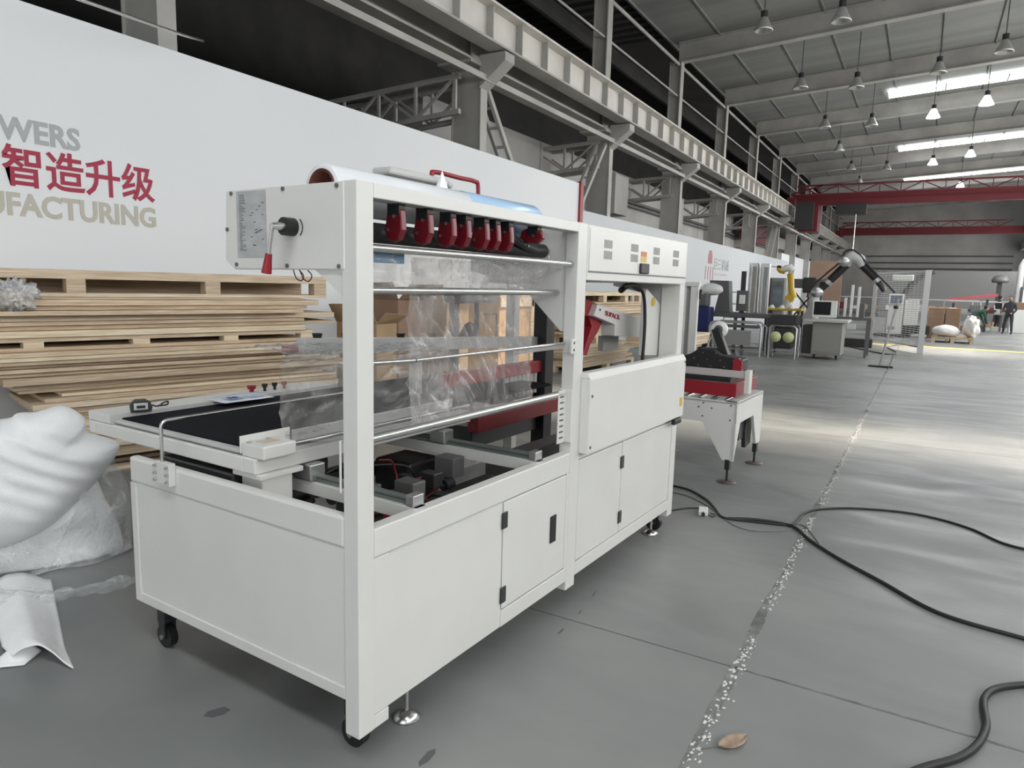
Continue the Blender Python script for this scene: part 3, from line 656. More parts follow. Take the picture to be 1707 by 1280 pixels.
part(mb().beam((.6, .5, .64), (1.1, 1.05, .50), .03, .012), 'drive_belt', BLK, bevel=0); part(mb().box(.45, 1.2, .60, .66, .42, .46), 'frame_bar', DGRY); part(mb().box(.75, .80, .5, .56, .135, .45), 'frame_bar', DGRY)
# film forming bar behind the draped film
a, c = M(500, 576, 1, 1.05), M(900, 596, 1, 1.05)
fb = part(mb().beam(a, (c.x, c.y, a.z-.10), .06, .075), 'forming_bar', GRYW, bevel=.004)
for px in (529, 577, 668, 720):
    k = M(px, 570, 1, 1.05); z = a.z+.03-.1*(k.x-a.x)/(c.x-a.x)
    part(mb().cyl((k.x, 1.05, z), (k.x, 1.05, z+.03), .018, 12, .026), 'clamp_knob', BLK, fb, .002)
part(mb().box(.60, .70, 1.06, 1.12, 1.235, 1.275), 'red_block', RED, fb, .003)
part(mb().box(1.5, 1.56, 1.05, 1.1, .93, 1.2), 'bar_stand', GRYW, fb)
# second head unit in the far half: red carriage beams, black uprights, rollers
part(mb().box(1.7, 2.98, .98, 1.04, .955, 1.04), 'red_beam', RED, label='red carriage beam'); part(mb().box(1.9, 2.97, .88, .96, .655, .755), 'red_beam', RED, label='red carriage beam')
part(mb().box(2.84, 2.96, .95, 1.06, .14, 1.55), 'black_upright', BLK, bevel=.004); part(mb().box(2.0, 2.95, 1.0, 1.3, .52, .66), 'seal_bed', BLK2); part(mb().box(1.62, 2.9, .5, .62, .50, .60), 'grey_bed', DGRY)
for q in range(8): part(mb().cyl((2.42+q*.055, 1.02, .80), (2.42+q*.055, 1.02, .95), .02, 10), 'roller', GRYW, bevel=0)
part(mb().box(2.35, 2.9, 1.05, 1.3, .76, .95), 'heater_box', DGRY)
part(mb().box(2.5, 2.96, .70, .80, 1.44, 1.60), 'red_head', RED, label='red sealing head')
part(mb().box(2.5, 2.95, .70, 1.25, 1.60, 1.64), 'head_plate', GRYW)
# arm with painted name seen through the window
A = [M(px, py, 1, .3) for px, py in ((997, 507), (1071, 530), (1071, 562), (1025, 560), (1025, 541), (990, 526))]
ar = part(mb().prism([(p.x, p.z) for p in A], 1, .3, .4), 'seal_arm', WHT, bevel=.004, label='white sloping arm with red lettering')
A2 = [M(px, py, 1, .33) for px, py in ((972, 494), (999, 507), (997, 528), (1007, 536), (1001, 550), (987, 574), (981, 592), (974, 592), (981, 570), (989, 545), (984, 528), (972, 524))]
part(mb().prism([(p.x, p.z) for p in A2], 1, .34, .42), 'red_arm', RED, bevel=.004, label='red bent arm')
p0, p1 = M(1005, 524, 1, .298), M(1038, 530, 1, .298)
o = text('lettering', 'SUPACK', .05, TEXTR, ar, (0, .297, 0), rot=(R(90), R(9), 0)); vs = [v.co.x for v in o.data.vertices]; s_ = .74*(p1.x-p0.x)/(max(vs)-min(vs)); o.scale = (s_, s_*.72, 1); o.location = (p0.x+.03, .297, p0.z+.115)
part(mb().cyl((A[0].x+.03, .296, A[0].z-.035), (A[0].x+.03, .3, A[0].z-.035), .008, 8), 'screw', DGRY, ar, 0)
part(mb().box(2.70, 2.95, .42, .46, 1.16, 1.26), 'grey_window_plate', MGRY); part(mb().box(2.25, 3.0, .8, .83, 1.14, 1.17), 'cross_bar', WHT)
CC = [M(px, py, 1, .14) for px, py in ((1079, 481), (1105, 512), (1103, 592), (1071, 592), (1077, 485))]
co = part(mb().prism([(p.x, p.z) for p in CC], 1, .14, .17), 'end_bracket', WHT, bevel=.002)
k = M(1089, 503, 1, .138); part(mb().cyl((k.x, .139, k.z), (k.x, .135, k.z), .03, 24), 'round_sticker', YEL, co, 0, 'round yellow sticker')
part(mb().tube(smooth_path([M(1040, 476, 1, .11), M(1060, 475, 1, .11), M(1073, 492, 1, .11), M(1075, 540, 1, .11), M(1071, 600, 1, .11)]), .011, 8), 'cable_loop', BLK, bevel=0)
part(mb().tube(smooth_path([M(1035, 484, 1, .3), M(1050, 474, 1, .3), M(1066, 482, 1, .3)]), .02, 8), 'cable_loop', BLK, bevel=0)
part(mb().prism([(.13, 1.62), (.13, 1.34), (.24, 1.55), (.5, 1.60), (.5, 1.62)], 0, 2.99, 3.03), 'end_wall', GRYW)
# levelling feet, castors
def foot(x, y):
    f = part(MB().lathe([(.0, .0), (.052, .0), (.055, .006), (.03, .022), (.014, .034), (.0, .036)], (x, y, 0), 24), 'levelling_foot', STEEL, bevel=0)
    part(MB().cyl((x, y, .03), (x, y, .19), .009, 10).cyl((x, y, .135), (x, y, .15), .016, 6, sm=False), 'threaded_stem', STEEL, f, 0)
for x, y in ((.33, .075), (2.90, .085), (.33, 1.33), (2.9, 1.33)): foot(x, y)
def caster(x, y):
    f = part(MB().cyl((x-.018, y, .055), (x+.018, y, .055), .055, 24), 'caster_wheel', BLK, bevel=.004)
    part(MB().box(x-.03, x-.02, y-.022, y+.022, .05, .13).box(x+.02, x+.03, y-.022, y+.022, .05, .13).box(x-.03, x+.03, y-.03, y+.03, .125, .18), 'caster_fork', BLK2, f, .002)
    part(MB().cyl((x-.034, y, .055), (x-.018, y, .055), .012, 12), 'hub_cap', STEEL, f, 0)
for x, y in ((.10, 1.34), (.10, .12), (2.99, .10), (2.99, 1.3)): caster(x, y)

# film roll on its cradle (a thing of its own) and the film web it feeds
fr = thing('film_roll', 'long roll of clear shrink film on a brown cardboard core lying on the machine top', 'roll', m2w((.04, .20, 1.89)), -TH)
def rmb(): return MB((0, 0, 0))
n = 40; o = rmb().lathe([(.062, 0), (.078, 0), (.08, .004), (.08, 1.30), (.077, 1.305), (.062, 1.305), (.062, 0)], (0, 0, 0), n, 0).build('film_winding', ROLLM, fr)
rmb().lathe([(.0618, -.004), (.0618, 1.31), (.054, 1.31), (.054, -.004), (.0618, -.004)], (0, 0, 0), n, 0).build('cardboard_core', CORE, fr)
rmb().lathe([(.0812, .74), (.0825, .745), (.0825, 1.30), (.0812, 1.305)], (0, 0, 0), n, 0).build('blue_film_layer', LBLUE, fr)['label'] = 'light blue outer layer on the far end of the roll'
def web(u, v):
    x = .385+u*.90; z = 1.68-v*.64
    q = x*.9+z*.45; y = .105+.02*math.sin(v*3)+.016*noise.noise((x*6, z*4, 1))+.016*(1-abs(noise.noise((q*9, z*2.2-x, 4)))*2)**6+.010*(1-abs(noise.noise((q*19+3, z*5, 8)))*2)**5
    return Vector((x, y, z))+Vector(ZO)
fw_ = thing('film_web', 'clear creased film sheet hanging behind the round rods of the open frame', 'plastic film', (0, 0, 0), -TH)
MB().grid(web, 150, 110).build('hanging_film', CLEARS, fw_)
def band(u, v):
    x = .09+u*1.22; q = .010*noise.noise((x*5, v*2, 5))+.010*(1-abs(noise.noise((x*6+v*2, v*4, 1)))*2)**5
    return Vector((x, .045+.07*v+q, 1.70-.145*v))+Vector(ZO)
MB().grid(band, 110, 24).build('upper_film', CLEARS, fw_)
def sheet2(u, v):  # passes under the tension rod and back to the table
    x = .30+u*1.10; y = .045+v*.62; z = 1.035-.115*v**.8+.01*noise.noise((x*7, y*6, 3))
    return Vector((x, y, z))+Vector(ZO)
MB().grid(sheet2, 50, 30).build('under_film', CLEARD, fw_)
prof = smooth_path([(.70, .905), (.755, .99), (.755, 1.19), (.725, 1.255), (.68, 1.285), (.78, 1.31), (.92, 1.30), (1.04, 1.285)], 6)
def drape(u, v):
    i = v*(len(prof)-1); k = min(int(i), len(prof)-2); p = prof[k].lerp(prof[k+1], i-k) if False else Vector(prof[k]).lerp(Vector(prof[k+1]), i-k)
    x = .30+u*1.1; q = .018*noise.noise((x*3+p[1]*5, p[1]*9, 2))+.018*(1-abs(noise.noise((x*3+v*3, v*9-x*4, 7)))*2)**6+.010*(1-abs(noise.noise((x*5+v*6, v*16-x*7, 9)))*2)**5
    return Vector((x, p[0]+q, p[1]+q*.6-.10*u*(v > .35)*(v-.35)))+Vector(ZO)
prof = [Vector((p[0], p[1], 0)) for p in [(.70, .905), (.75, .99), (.755, 1.19), (.73, 1.245), (.72, 1.27), (.80, 1.29), (.92, 1.295), (1.03, 1.285)]]; prof = smooth_path(prof, 6)
MB().grid(drape, 130, 110).build('draped_film', CLEARD, fw_)
# loose items on and above the machine
hd = thing('red_handle', 'red bent tube handle above the film roll', 'handle', m2w((0, 0, 0)), -TH)
h0, h1 = M(720, 300, 1, .42), M(797, 318, 1, .42)
zt = M(735, 289, 1, .42).z
MB().tube(smooth_path([(h0.x, .42, 1.87), (h0.x, .42, zt-.03), (h0.x+.02, .42, zt), (h0.x+.2, .42, zt), (h1.x-.03, .42, zt), (h1.x, .42, zt-.025), (h1.x, .42, 1.87)], 5), .0105, 10).build('handle_tube', RED, hd)
part(mb().box(.03, 1.50, .39, .45, 1.84, 1.87), 'cradle_bar', WHT)
p = M(690, 296, 1, .30)
o = MB().box(-.19, .17, -.05, .05, -.03, .0).box(.17, .20, -.05, .05, -.035, -.01).build('grey_cover', GRYW, None, bevel=.01, loc=m2w((p.x, p.y, p.z+.015)), rz=-TH); tag(o, 'thin pale grey plate lying on the film roll', 'plate')
p = M(741, 300, 1, .20)
o = MB().add([(-.03, 0, 0), (.03, 0, -.005), (.035, .02, .0), (.0, .012, .075), (-.02, .03, .005)], [(0, 1, 3), (1, 2, 3), (2, 4, 3), (4, 0, 3), (0, 4, 2, 1)]).build('film_tip', FOAM, None, loc=m2w((p.x, p.y, 1.965)), rz=-TH); tag(o, 'small white pointed scrap standing on the film roll', 'scrap')
p = M(235, 686, 2, .93)
tm = thing('tape_measure', 'grey and black pocket tape measure on the conveyor side cover', 'tape measure', m2w((p.x, p.y, .93)), R(-25))
MB().prism([(-.045, 0), (.045, 0), (.05, .02), (.042, .048), (.02, .062), (-.025, .062), (-.048, .04)], 1, -.018, .018).build('case', BLK2, tm, bevel=.006)
MB().box(-.032, .030, -.0195, .0195, .012, .046).build('side_plate', GRYW, tm, bevel=.003); MB().box(-.02, .018, -.021, .021, .02, .034).build('side_badge', BLK, tm)
MB().tube(smooth_path([(.048, 0, .03), (.075, 0, .022), (.10, .01, .035), (.12, 0, .042), (.118, 0, .028), (.10, -.005, .026), (.075, 0, .024)]), .004, 6).build('wrist_strap', BLK, tm)
p = M(400, 664, 2, .93)
dc = thing('document_sheet', 'blue and white printed sheet on the black belt edge', 'paper', m2w((p.x, p.y, .931)), R(-6))
MB().grid(lambda u, v: Vector((-.15+.3*u, -.10+.2*v, .002+.008*u*math.sin(v*2))), 8, 6).build('sheet', mat('paper_white', (.72, .75, .82), .5), dc, thick=.0008)
MB().box(-.09, .0, -.05, .03, .0085, .0095).box(.03, .12, -.06, .02, .0095, .0105).build('printed_area', mat('print_blue', (.25, .32, .55), .5, col2=(.6, .65, .78), scale=30), dc)
o = text('lettering', 'ES', .06, mat('print_navy', (.05, .07, .2), .5), dc, (-.08, -.03, .0102), rot=(0, 0, 0))

# ------------------------------------------------------------------ carton sealer behind it
sx, sy = 4.55, -.22
se = thing('carton_sealer', 'red and white carton sealer with black tape head behind the wrapping machine', 'machine', (sx, sy, 0), -TH)
MB().prism([(0, .73), (0, .20), (.10, .20), (.30, .53), (1.0, .53), (1.0, .73)], 0, 0, .03).build('end_apron', WHT, se, bevel=.003)
MB().prism([(0, .73), (0, .53), (.28, .53), (.30, .30), (.36, .22), (.36, .20)][:3]+[(.62, .53), (.80, .22), (.95, .22), (.95, .73)], 1, 0, .03).build('side_apron', WHT, se, bevel=.003)
MB().prism([(.16, .53), (.02, .21), (0.0, .21), (0.0, .53)], 1, .0, .03).build('leg_web', WHT, se)
MB().box(.0, .95, 0, .10, .71, .735).box(0, .05, 0, 1.0, .71, .735).build('top_frame', WHT, se, bevel=.002)
MB().box(.45, .62, .08, .2, .3, .68).prism([(.70, .55), (.60, .36), (.64, .20), (.82, .22), (.85, .55)], 1, .06, .10).build('drive_motor', BLK2, se, bevel=.006)
for y in (.12, .24, .36, .48, .60, .72): MB().cyl((.06, y, .735), (.9, y, .735), .018, 12).build('roller', STEEL, se)
for y, z in ((.05, .70), (.05, .57), (.30, .70), (.22, .66), (.30, .58), (.34, .66)): MB().cyl((-.004, y, z), (.001, y, z), .008, 10).build('bolt', DGRY, se)
for x, y in ((.02, .05), (.90, .03), (.9, .9), (.02, .9)):
    f = MB().lathe([(0, 0), (.085, 0), (.085, .006), (.03, .014), (0, .016)], (x+.0, y, 0), 24).build('levelling_foot', mat('brown_disc', (.10, .07, .06), .4), se)
    MB().cyl((x, y, .01), (x, y, .13), .011, 10).box(x-.028, x+.028, y-.02, y+.02, .12, .21).build('stem', BLK, f)
for y in (.04, .55):
    MB().box(.10, .80, y, y+.42 if False else y+.06, .77, .89).build('red_side_rail', RED, se, bevel=.004)
MB().box(.05, .08, .03, .62, .77, .89).build('red_front_rail', RED, se, bevel=.004)
MB().box(.1, .95, .1, .55, .89, .93).build('black_deck', BLK, se)
MB().box(.13, .17, -.02, .62, .935, 1.0).build('cross_arm', mat('rosy_grey_metal', (.50, .47, .46), .4), se, bevel=.004)
MB().box(.12, .22, -.06, -.02, .80, 1.01).build('clamp', WHT, se)
hdm = MB().prism([(.02, 1.0), (.02, 1.10), (.22, 1.13), (.28, 1.17), (.42, 1.175), (.50, 1.12), (.56, 1.10), (.56, 1.0)], 0, .16, .36).build('tape_head', BLK, se, bevel=.01)
for q in range(12): MB().cyl((.15, .06+q*.04, 1.02+.06*(q % 3)), (.162, .06+q*.04, 1.02+.06*(q % 3)), .006, 8).build('bolt', STEEL, hdm)
MB().prism([(.02, 1.0), (.02, 1.08), (.05, 1.11), (.10, 1.10), (.10, 1.0)], 0, .14, .2).build('red_bracket', RED, se, bevel=.003)
MB().beam((.30, .19, 1.05), (.36, .335, 1.35), .075, .08, (1, 0, 0)).build('roll_arm', BLK, se, bevel=.008)
tr_ = MB().lathe([(.042, 0), (.078, 0), (.078, .05), (.042, .05), (.042, 0)], (.36, .315, 1.345), 28, 0).build('tape_roll', WHT2, se); MB().lathe([(.0, -.004), (.036, -.004), (.042, 0), (.042, .05), (0, .052)], (.36, .315, 1.345), 20, 0).build('tape_core', DGRY, tr_)
MB().tube([(.34, .36, 1.30), (.32, .40, 1.17)], .005, 6).build('tape_strand', ALU, se)
# its power lead under the stand
gx = 5.25; ga, gb = W(1140, 470, 0, gx), W(1165, 470, 0, gx)
se2 = thing('upright_frame', 'tall white upright frame with a narrow dark slot standing on the carton sealer', 'frame', (gx, gb.y, .735), 0)
gw, gh = ga.y-gb.y, ga.z-.735
MB().box(0, .05, 0, gw*.5, 0, gh).build('white_post', WHT, se2, bevel=.003); MB().box(0, .05, gw*.8, gw, 0, gh).build('white_post', WHT, se2, bevel=.003); MB().box(-.01, .06, -.01, gw+.01, gh-.04, gh).build('top_rail', WHT, se2)
MB().box(.03, .04, gw*.5, gw*.8, 0, gh-.04).build('dark_slot', MGRY, se2); MB().cyl((-.02, -.03, gh-.07), (-.02, -.03, gh-.16), .014, 10).build('sensor', BLK, se2)

# ------------------------------------------------------------------ timber: the tall stack at the left and the piles behind
rnd = random.Random(11)
ang = R(-14); O0 = Vector((1.9, 4.4, 0))
def sl(u, v, z): return O0+Vector((math.cos(ang)*u-math.sin(ang)*v, math.sin(ang)*u+math.cos(ang)*v, z))
def panel(u0, u1, v0, v1, z, th, mi, label, grp, rz=0, org=None, an=None):
    an = ang if an is None else an; org = org or O0
    cu, cv = (u0+u1)/2, (v0+v1)/2; p = org+Vector((math.cos(an)*cu-math.sin(an)*cv, math.sin(an)*cu+math.cos(an)*cv, z))
    b_ = MB().box(-(u1-u0)/2, (u1-u0)/2, -(v1-v0)/2, (v1-v0)/2, 0, th)
    o = b_.build('wood_panel', WOODS[mi % 4], None, bevel=.003, loc=p, rz=an+R(rz)); tag(o, label, 'panel', grp); return o
def pallet(u0, u1, v0, v1, z, deck, gap, bot, mi, label, org=None, an=None, nb=3, grp=None):
    an = ang if an is None else an; org = org or O0
    t = thing('wooden_pallet', label, 'pallet', org+Vector((math.cos(an)*u0-math.sin(an)*v0, math.sin(an)*u0+math.cos(an)*v0, z)), an, grp)
    l, w_ = u1-u0, v1-v0; nbd = 7
    if bot:
        for k in (0, .5, 1): MB().box(0, l, k*(w_-.12), k*(w_-.12)+.12, 0, bot).build('bottom_board', WOODS[(mi+1) % 4], t, bevel=.002)
    for i in range(nb):
        for k in ((0, .5, 1) if w_ > 1 else (0, 1)): MB().box(i*(l-.14)/(nb-1), i*(l-.14)/(nb-1)+.14, k*(w_-.12), k*(w_-.12)+.12, bot, bot+gap).build('block', WOODS[(mi+2) % 4], t, bevel=.002)
    MB().box(.02, l-.02, w_*.62, w_*.62+.03, bot, bot+gap).build('gap_backing_board', WOODS[2], t)  # board added to close the see-through gap so it reads dark
    MB().box(0, l, 0, w_, bot+gap, bot+gap+deck*.5).build('stringer', WOODS[mi % 4], t, bevel=.002)
    for q in range(nbd): MB().box(0, l, q*w_/nbd, (q+.86)*w_/nbd, bot+gap+deck*.5, bot+gap+deck).build('deck_board', WOODS[mi % 4], t, bevel=.002)
    return t
G1 = 'flat boards in the tall stack'
ORD = 'first second third fourth fifth sixth seventh eighth ninth tenth eleventh twelfth thirteenth fourteenth fifteenth sixteenth seventeenth eighteenth nineteenth twentieth twenty-first twenty-second twenty-third twenty-fourth twenty-fifth twenty-sixth twenty-seventh twenty-eighth twenty-ninth thirtieth'.split()
pallet(-.9, 1.95, 0, .75, 0.0, .05, .10, .03, 0, 'bottom wooden pallet carrying the tall timber stack beside the conveyor')
z = .18; i = 0
specs = []
while z < 1.06:
    th = rnd.choice([.028, .035, .045, .055]); specs.append((z, th)); z += th+.003
for k, (z, th) in enumerate(specs):
    u0 = -.72+rnd.uniform(-.10, .16) if z < .72 else -1.6
    if .30 < z < .5: u0 = -.62+rnd.uniform(-.04, .04)
    u1 = 1.95+rnd.uniform(-.18, .12)
    if z > .72: u0 = -.82-(z-.72)*1.4 if z < .9 else -1.6
    panel(u0, u1, rnd.uniform(-.13, .04), .78, z, th, k, ORD[k]+' board up from the bottom pallet of the tall stack beside the conveyor', G1, rnd.uniform(-.6, .6))
z = specs[-1][0]+specs[-1][1]+.003
pallet(-1.6, 1.75, -.02, .75, z, .035, .045, .03, 1, 'low wooden pallet with one narrow dark gap in the middle of the tall stack', nb=5); z += .113
while z < 1.50:
    th = rnd.choice([.03, .035, .05]); th = min(th, 1.515-z)
    if th < .015: break
    panel(-1.6, 1.86+rnd.uniform(-.28, .2), rnd.uniform(-.12, .05), .78, z, th, int(z*50), ORD[i]+' board below the topmost pallet of the tall stack, counted upwards', 'boards between the pallets', rnd.uniform(-.4, .4)); z += th+.003; i += 1
pallet(-1.6, 1.9, -.04, .75, z, .075, .115, .03, 0, 'topmost wooden pallet with deep dark openings on the tall stack', nb=4)
# crumpled film hanging from the top pallet
def blob(name, c, r, m, label, cat, amp=.25, sc=6, seed=0, sub=4, rz=0, group=None, squash=True):
    bm = bmesh.new(); bmesh.ops.create_icosphere(bm, subdivisions=sub, radius=1)
    for v in bm.verts:
        n = noise.noise(v.co*sc/2+Vector((seed, 0, 0)))+.5*noise.noise(v.co*sc+Vector((0, seed, 0)))
        v.co = Vector((v.co.x*r[0], v.co.y*r[1], v.co.z*r[2]))*(1+amp*n)
    me = bpy.data.meshes.new(name); bm.to_mesh(me); bm.free()
    for p_ in me.polygons: p_.use_smooth = True
    me.materials.append(m); o = bpy.data.objects.new(name, me); C.objects.link(o); o.location = c; o.rotation_euler.z = rz
    return tag(o, label, cat, group)
p = W(28, 492, 1, 4.55); blob('crumpled_film', p, (.14, .1, .12), film('dense_crumpled_film', (.80, .82, .83), .35, .5, 14, rough=.1, bump=1, crease_glint=.2), 'ball of crumpled clear film stuck on the topmost pallet', 'plastic film', .5, 9, 3)
# sunlit crate and carton pile behind the hanging film
def crate(x0, x1, y0, y1, z0, z1, m, name, label, cat, rz=0):
    t = thing(name, label, cat, ((x0+x1)/2, (y0+y1)/2, z0), rz); a, c, h = (x1-x0)/2, (y1-y0)/2, z1-z0
    MB().box(-a, a, -c, c, 0, h).build('shell', m, t, bevel=.01)
    return t, a, c, h
p0, p1 = W(845, 560, 1, 4.3), W(905, 560, 1, 4.3)
CRW = mat('orange_plywood', (.58, .37, .20), .7, col2=(.48, .30, .16), scale=3)
t, a, c, h = crate(p0.x-.25, p0.x+.85, 4.3, 5.3, .0, 1.5, CRW, 'plywood_crate', 'sunlit plywood crate behind the hanging film', 'crate')
MB().box(a-.1, a+.03, -c-.03, -c+.1, 0, h).build('corner_batten', WOODS[2], t, bevel=.004); MB().box(-a-.03, a+.03, -c-.03, c+.03, h, h+.05).build('lid', WOODS[0], t, bevel=.004)
MB().box(-a, a, -c-.03, -c, .0, .12).box(-a, a, -c-.03, -c, h-.15, h).build('batten', WOODS[1], t, bevel=.004)
for i, (px0, px1, py, d, m, lb) in enumerate([(628, 662, 540, 3.6, CARDK, 'torn brown carton lying open behind the forming bar'), (664, 712, 500, 4.2, CARD, 'reddish brown carton standing behind the hanging film'), (745, 782, 500, 4.4, CARDK, 'kraft carton beside the black drill press')]):
    q0, q1 = W(px0, py, 1, d), W(px1, py, 1, d)
    t, a, c, h = crate(q0.x, q1.x, d, d+.6, 0, q0.z, m, 'cardboard_carton', lb, 'carton')
    MB().add([(-a, -c, h), (a, -c, h), (a, -c-.16, h+.10), (-a, -c-.12, h+.12)], [(0, 1, 2, 3)]).add([(-a, -c, h), (-a, c, h), (-a-.12, c, h+.2), (-a-.1, -c, h+.22)], [(0, 1, 2, 3)]).build('flap', m, t, thick=.006)
# drill press
q = W(785, 520, 1, 3.8)
dp = thing('drill_press', 'dark drill press standing behind the hanging film', 'machine', (q.x, 3.8, 0))
MB().box(-.3, .3, -.25, .3, 0, .12).build('base', DGRY, dp, bevel=.02); MB().cyl((-.25, .1, .1), (-.25, .1, 1.62), .07, 16).build('column', DGRY, dp); MB().box(-.4, .45, -.15, .2, 1.45, 1.62).build('head', DGRY, dp, bevel=.04)
MB().cyl((.15, 0, 1.0), (.15, 0, 1.5), .035, 12).build('spindle', BLK2, dp); MB().box(-.35, .55, -.25, .25, .86, .90).build('table', DGRY, dp); MB().tube([(.0, -.2, 1.3), (.35, -.2, 1.3), (.35, -.2, .95)], .012, 6).build('guard_rod', BLK2, dp); MB().lathe([(0, .9), (.16, .9), (.16, 1.0), (.08, 1.15), (0, 1.2)], (-.02, 0, 0), 16).build('vise', BLK2, dp)
# timber pile seen through the window
an2 = R(-3); O2 = Vector((10.6, 4.1, 0)); z = 0; i = 0
pallet(0, 2.6, 0, 1.2, 0, .05, .10, .03, 1, 'bottom pallet of the sunlit timber pile seen through the machine window', O2, an2); z = .18
while z < .55: panel(.1+rnd.uniform(-.1, .1), 2.3+rnd.uniform(-.2, .3), 0, 1.2, z, .05, int(z*70), ORD[i]+' board from the bottom of the pile seen through the machine window', 'boards in the sunlit pile', rnd.uniform(-1, 1), O2, an2); z += .054; i += 1
pallet(.0, 1.5, .0, 1.2, z, .08, .12, .03, 3, 'middle pallet of the sunlit pile behind the red arm', O2, an2); z += .23
while z < 1.36: panel(-.2+rnd.uniform(-.2, .2), 3.2+rnd.uniform(-.3, .3), rnd.uniform(-.1, .1), 1.2, z, .05, int(z*70), ORD[i]+' board from the bottom of the pile seen through the machine window', 'boards in the sunlit pile', rnd.uniform(-1, 1), O2, an2); z += .054; i += 1
pallet(-.3, 1.9, -.1, 1.2, z, .07, .13, .03, 3, 'top left pallet of the sunlit pile seen through the machine window', O2, an2); pallet(2.0, 3.6, .0, 1.2, z, .07, .13, .03, 3, 'top right pallet of the sunlit pile seen through the machine window', O2, an2)
q = W(1150, 570, 1, 2.6)
t = thing('trestle', 'low timber trestle carrying planks beyond the carton sealer', 'trestle', (q.x-1.4, 2.4, 0))
for x in (0, 1.2): 
    for y in (0, .7): MB().box(x, x+.07, y, y+.07, 0, .55).build('leg', WOODS[2], t)
MB().box(-.1, 1.4, -.05, .85, .55, .62).build('top', WOODS[2], t)
for k in range(4): 
    o = MB().box(-1.2, 1.0, -.5, .5, 0, .05).build('plank', WOODS[k % 4], None, bevel=.003, loc=(q.x-.9+.05*k, 2.75, .62+.054*k)); tag(o, ['lowest', 'second', 'third', 'topmost'][k]+' pale plank on the low trestle beyond the carton sealer', 'plank', 'planks on the trestle')
# small dark things on the floor between
o = blob('waste_bag', W(985, 612, 1, 1.9), (.32, .3, .25), CLEARB, 'crumpled clear bag seen low through the machine window', 'bag', .35, 5, 8); o.location.z = .22

# ------------------------------------------------------------------ foam and film heap at the left
def pillow(pts, depth_ax, fn, th, m, name, parent, nz=0, rid=None, amp=.02, seed=0, n=44):
    # closed cushion: outline points in a plane, bulging to both sides of it
    P = [Vector(p) for p in pts]; cx_ = sum(p.x for p in P)/len(P); cy_ = sum(p.y for p in P)/len(P)
    ring = smooth_path([(p.x, p.y, 0) for p in P]+[(P[0].x, P[0].y, 0)], 6)[:-1]; K = len(ring); m_ = MB(); vs = []; fs = []; NR = n//2
    for side in (1, -1):
        for k in range(NR+1):
            s = k/NR
            for r_ in ring:
                x, y = cx_+(r_.x-cx_)*s, cy_+(r_.y-cy_)*s
                d = th*math.sqrt(max(0, 1-s**2.6))*side
                if rid: d += rid(x, y)*side*(1-s**4)
                d += amp*noise.noise((x*4, y*4, seed+side))*(1-s**6)
                vs.append(fn(x, y, d))
    for sd in (0, 1):
        o_ = sd*(NR+1)*K
        for k in range(NR):
            for q in range(K):
                fs.append((o_+k*K+q, o_+k*K+(q+1) % K, o_+(k+1)*K+(q+1) % K, o_+(k+1)*K+q))
    m_.add(vs, fs, True); o = m_.build(name, m, parent)
    bm = bmesh.new(); bm.from_mesh(o.data); bmesh.ops.remove_doubles(bm, verts=bm.verts, dist=.0008); bmesh.ops.recalc_face_normals(bm, faces=bm.faces); bm.to_mesh(o.data); bm.free()
    return o
# a vertical plane through the heap: local x to the right, y up, d towards the camera
HP = W(90, 960, 2, 0); HP = Vector((HP.x+.12, HP.y+.25, 0)); nd = Vector((CAM.x-HP.x, CAM.y-HP.y, 0)).normalized(); rx = Vector((-nd.y, nd.x, 0))
if rx.dot(rt) < 0: rx = -rx
def hp_px(px, py):
    d = fw + rt*(px-853.5)/F - up*(py-640)/F; t_ = (HP-CAM).dot(nd)/d.dot(nd); q = CAM+d*t_-HP
    return (q.dot(rx), q.z)
def hfn(x, y, d): return rx*x+nd*d+Vector((0, 0, max(y, .012) if y < .02 else y))
heap = thing('foam_bundle', 'big bundle of soft white foam sheet leaning at the left edge', 'packing foam', HP)
A_ = [hp_px(*p) for p in ((-150, 690), (0, 694), (30, 684), (60, 682), (105, 672), (140, 692), (147, 716), (196, 734), (175, 775), (135, 820), (80, 870), (0, 905), (-150, 930))]
def rid(x, y): return .010*math.sin((y*1.0+x*.50-.35*x*x)*52+2.0*noise.noise((x*2, y*2, 0)))
pillow([(a, b, 0) for a, b in A_], 0, lambda x, y, d: hfn(x, y, d+.10), .20, FOAM, 'foam_fold', heap, rid=rid, amp=.02, seed=1, n=90)
B_ = [hp_px(*p) for p in ((-150, 850), (0, 840), (80, 800), (150, 790), (175, 830), (200, 880), (206, 925), (180, 945), (110, 978), (40, 978), (-150, 965))]
pillow([(a, b, 0) for a, b in B_], 0, lambda x, y, d: hfn(x, y, d-.02), .18, FOAM, 'foam_fold', heap, amp=.06, seed=5, n=50)
heap2 = thing('clear_film_wrap', 'crumpled clear plastic spreading on the floor around the foam bundle', 'plastic film', HP)
C_ = [hp_px(*p) for p in ((-150, 900), (0, 890), (120, 840), (150, 760), (175, 748), (215, 815), (220, 900), (224, 962), (160, 1000), (95, 1000), (0, 990), (-150, 990))]
pillow([(a, b, 0) for a, b in C_], 0, lambda x, y, d: hfn(x, y, d*1.0-.02), .235, CLEARB, 'film_fold', heap2, amp=.10, seed=9, n=60)
def flo(u, v):
    a = W(-60+u*300, 975+30*math.sin(u*3), 2, 0); b_ = W(-60+u*250, 1030-50*u*u, 2, 0); q = a.lerp(b_, v)
    return Vector((q.x-HP.x, q.y-HP.y, .02+.07*math.sin(v*3.1)*(1-.5*u)+.05*abs(noise.noise((u*9, v*5, 2)))))
MB().grid(flo, 50, 20).build('floor_film', CLEARB, heap2)
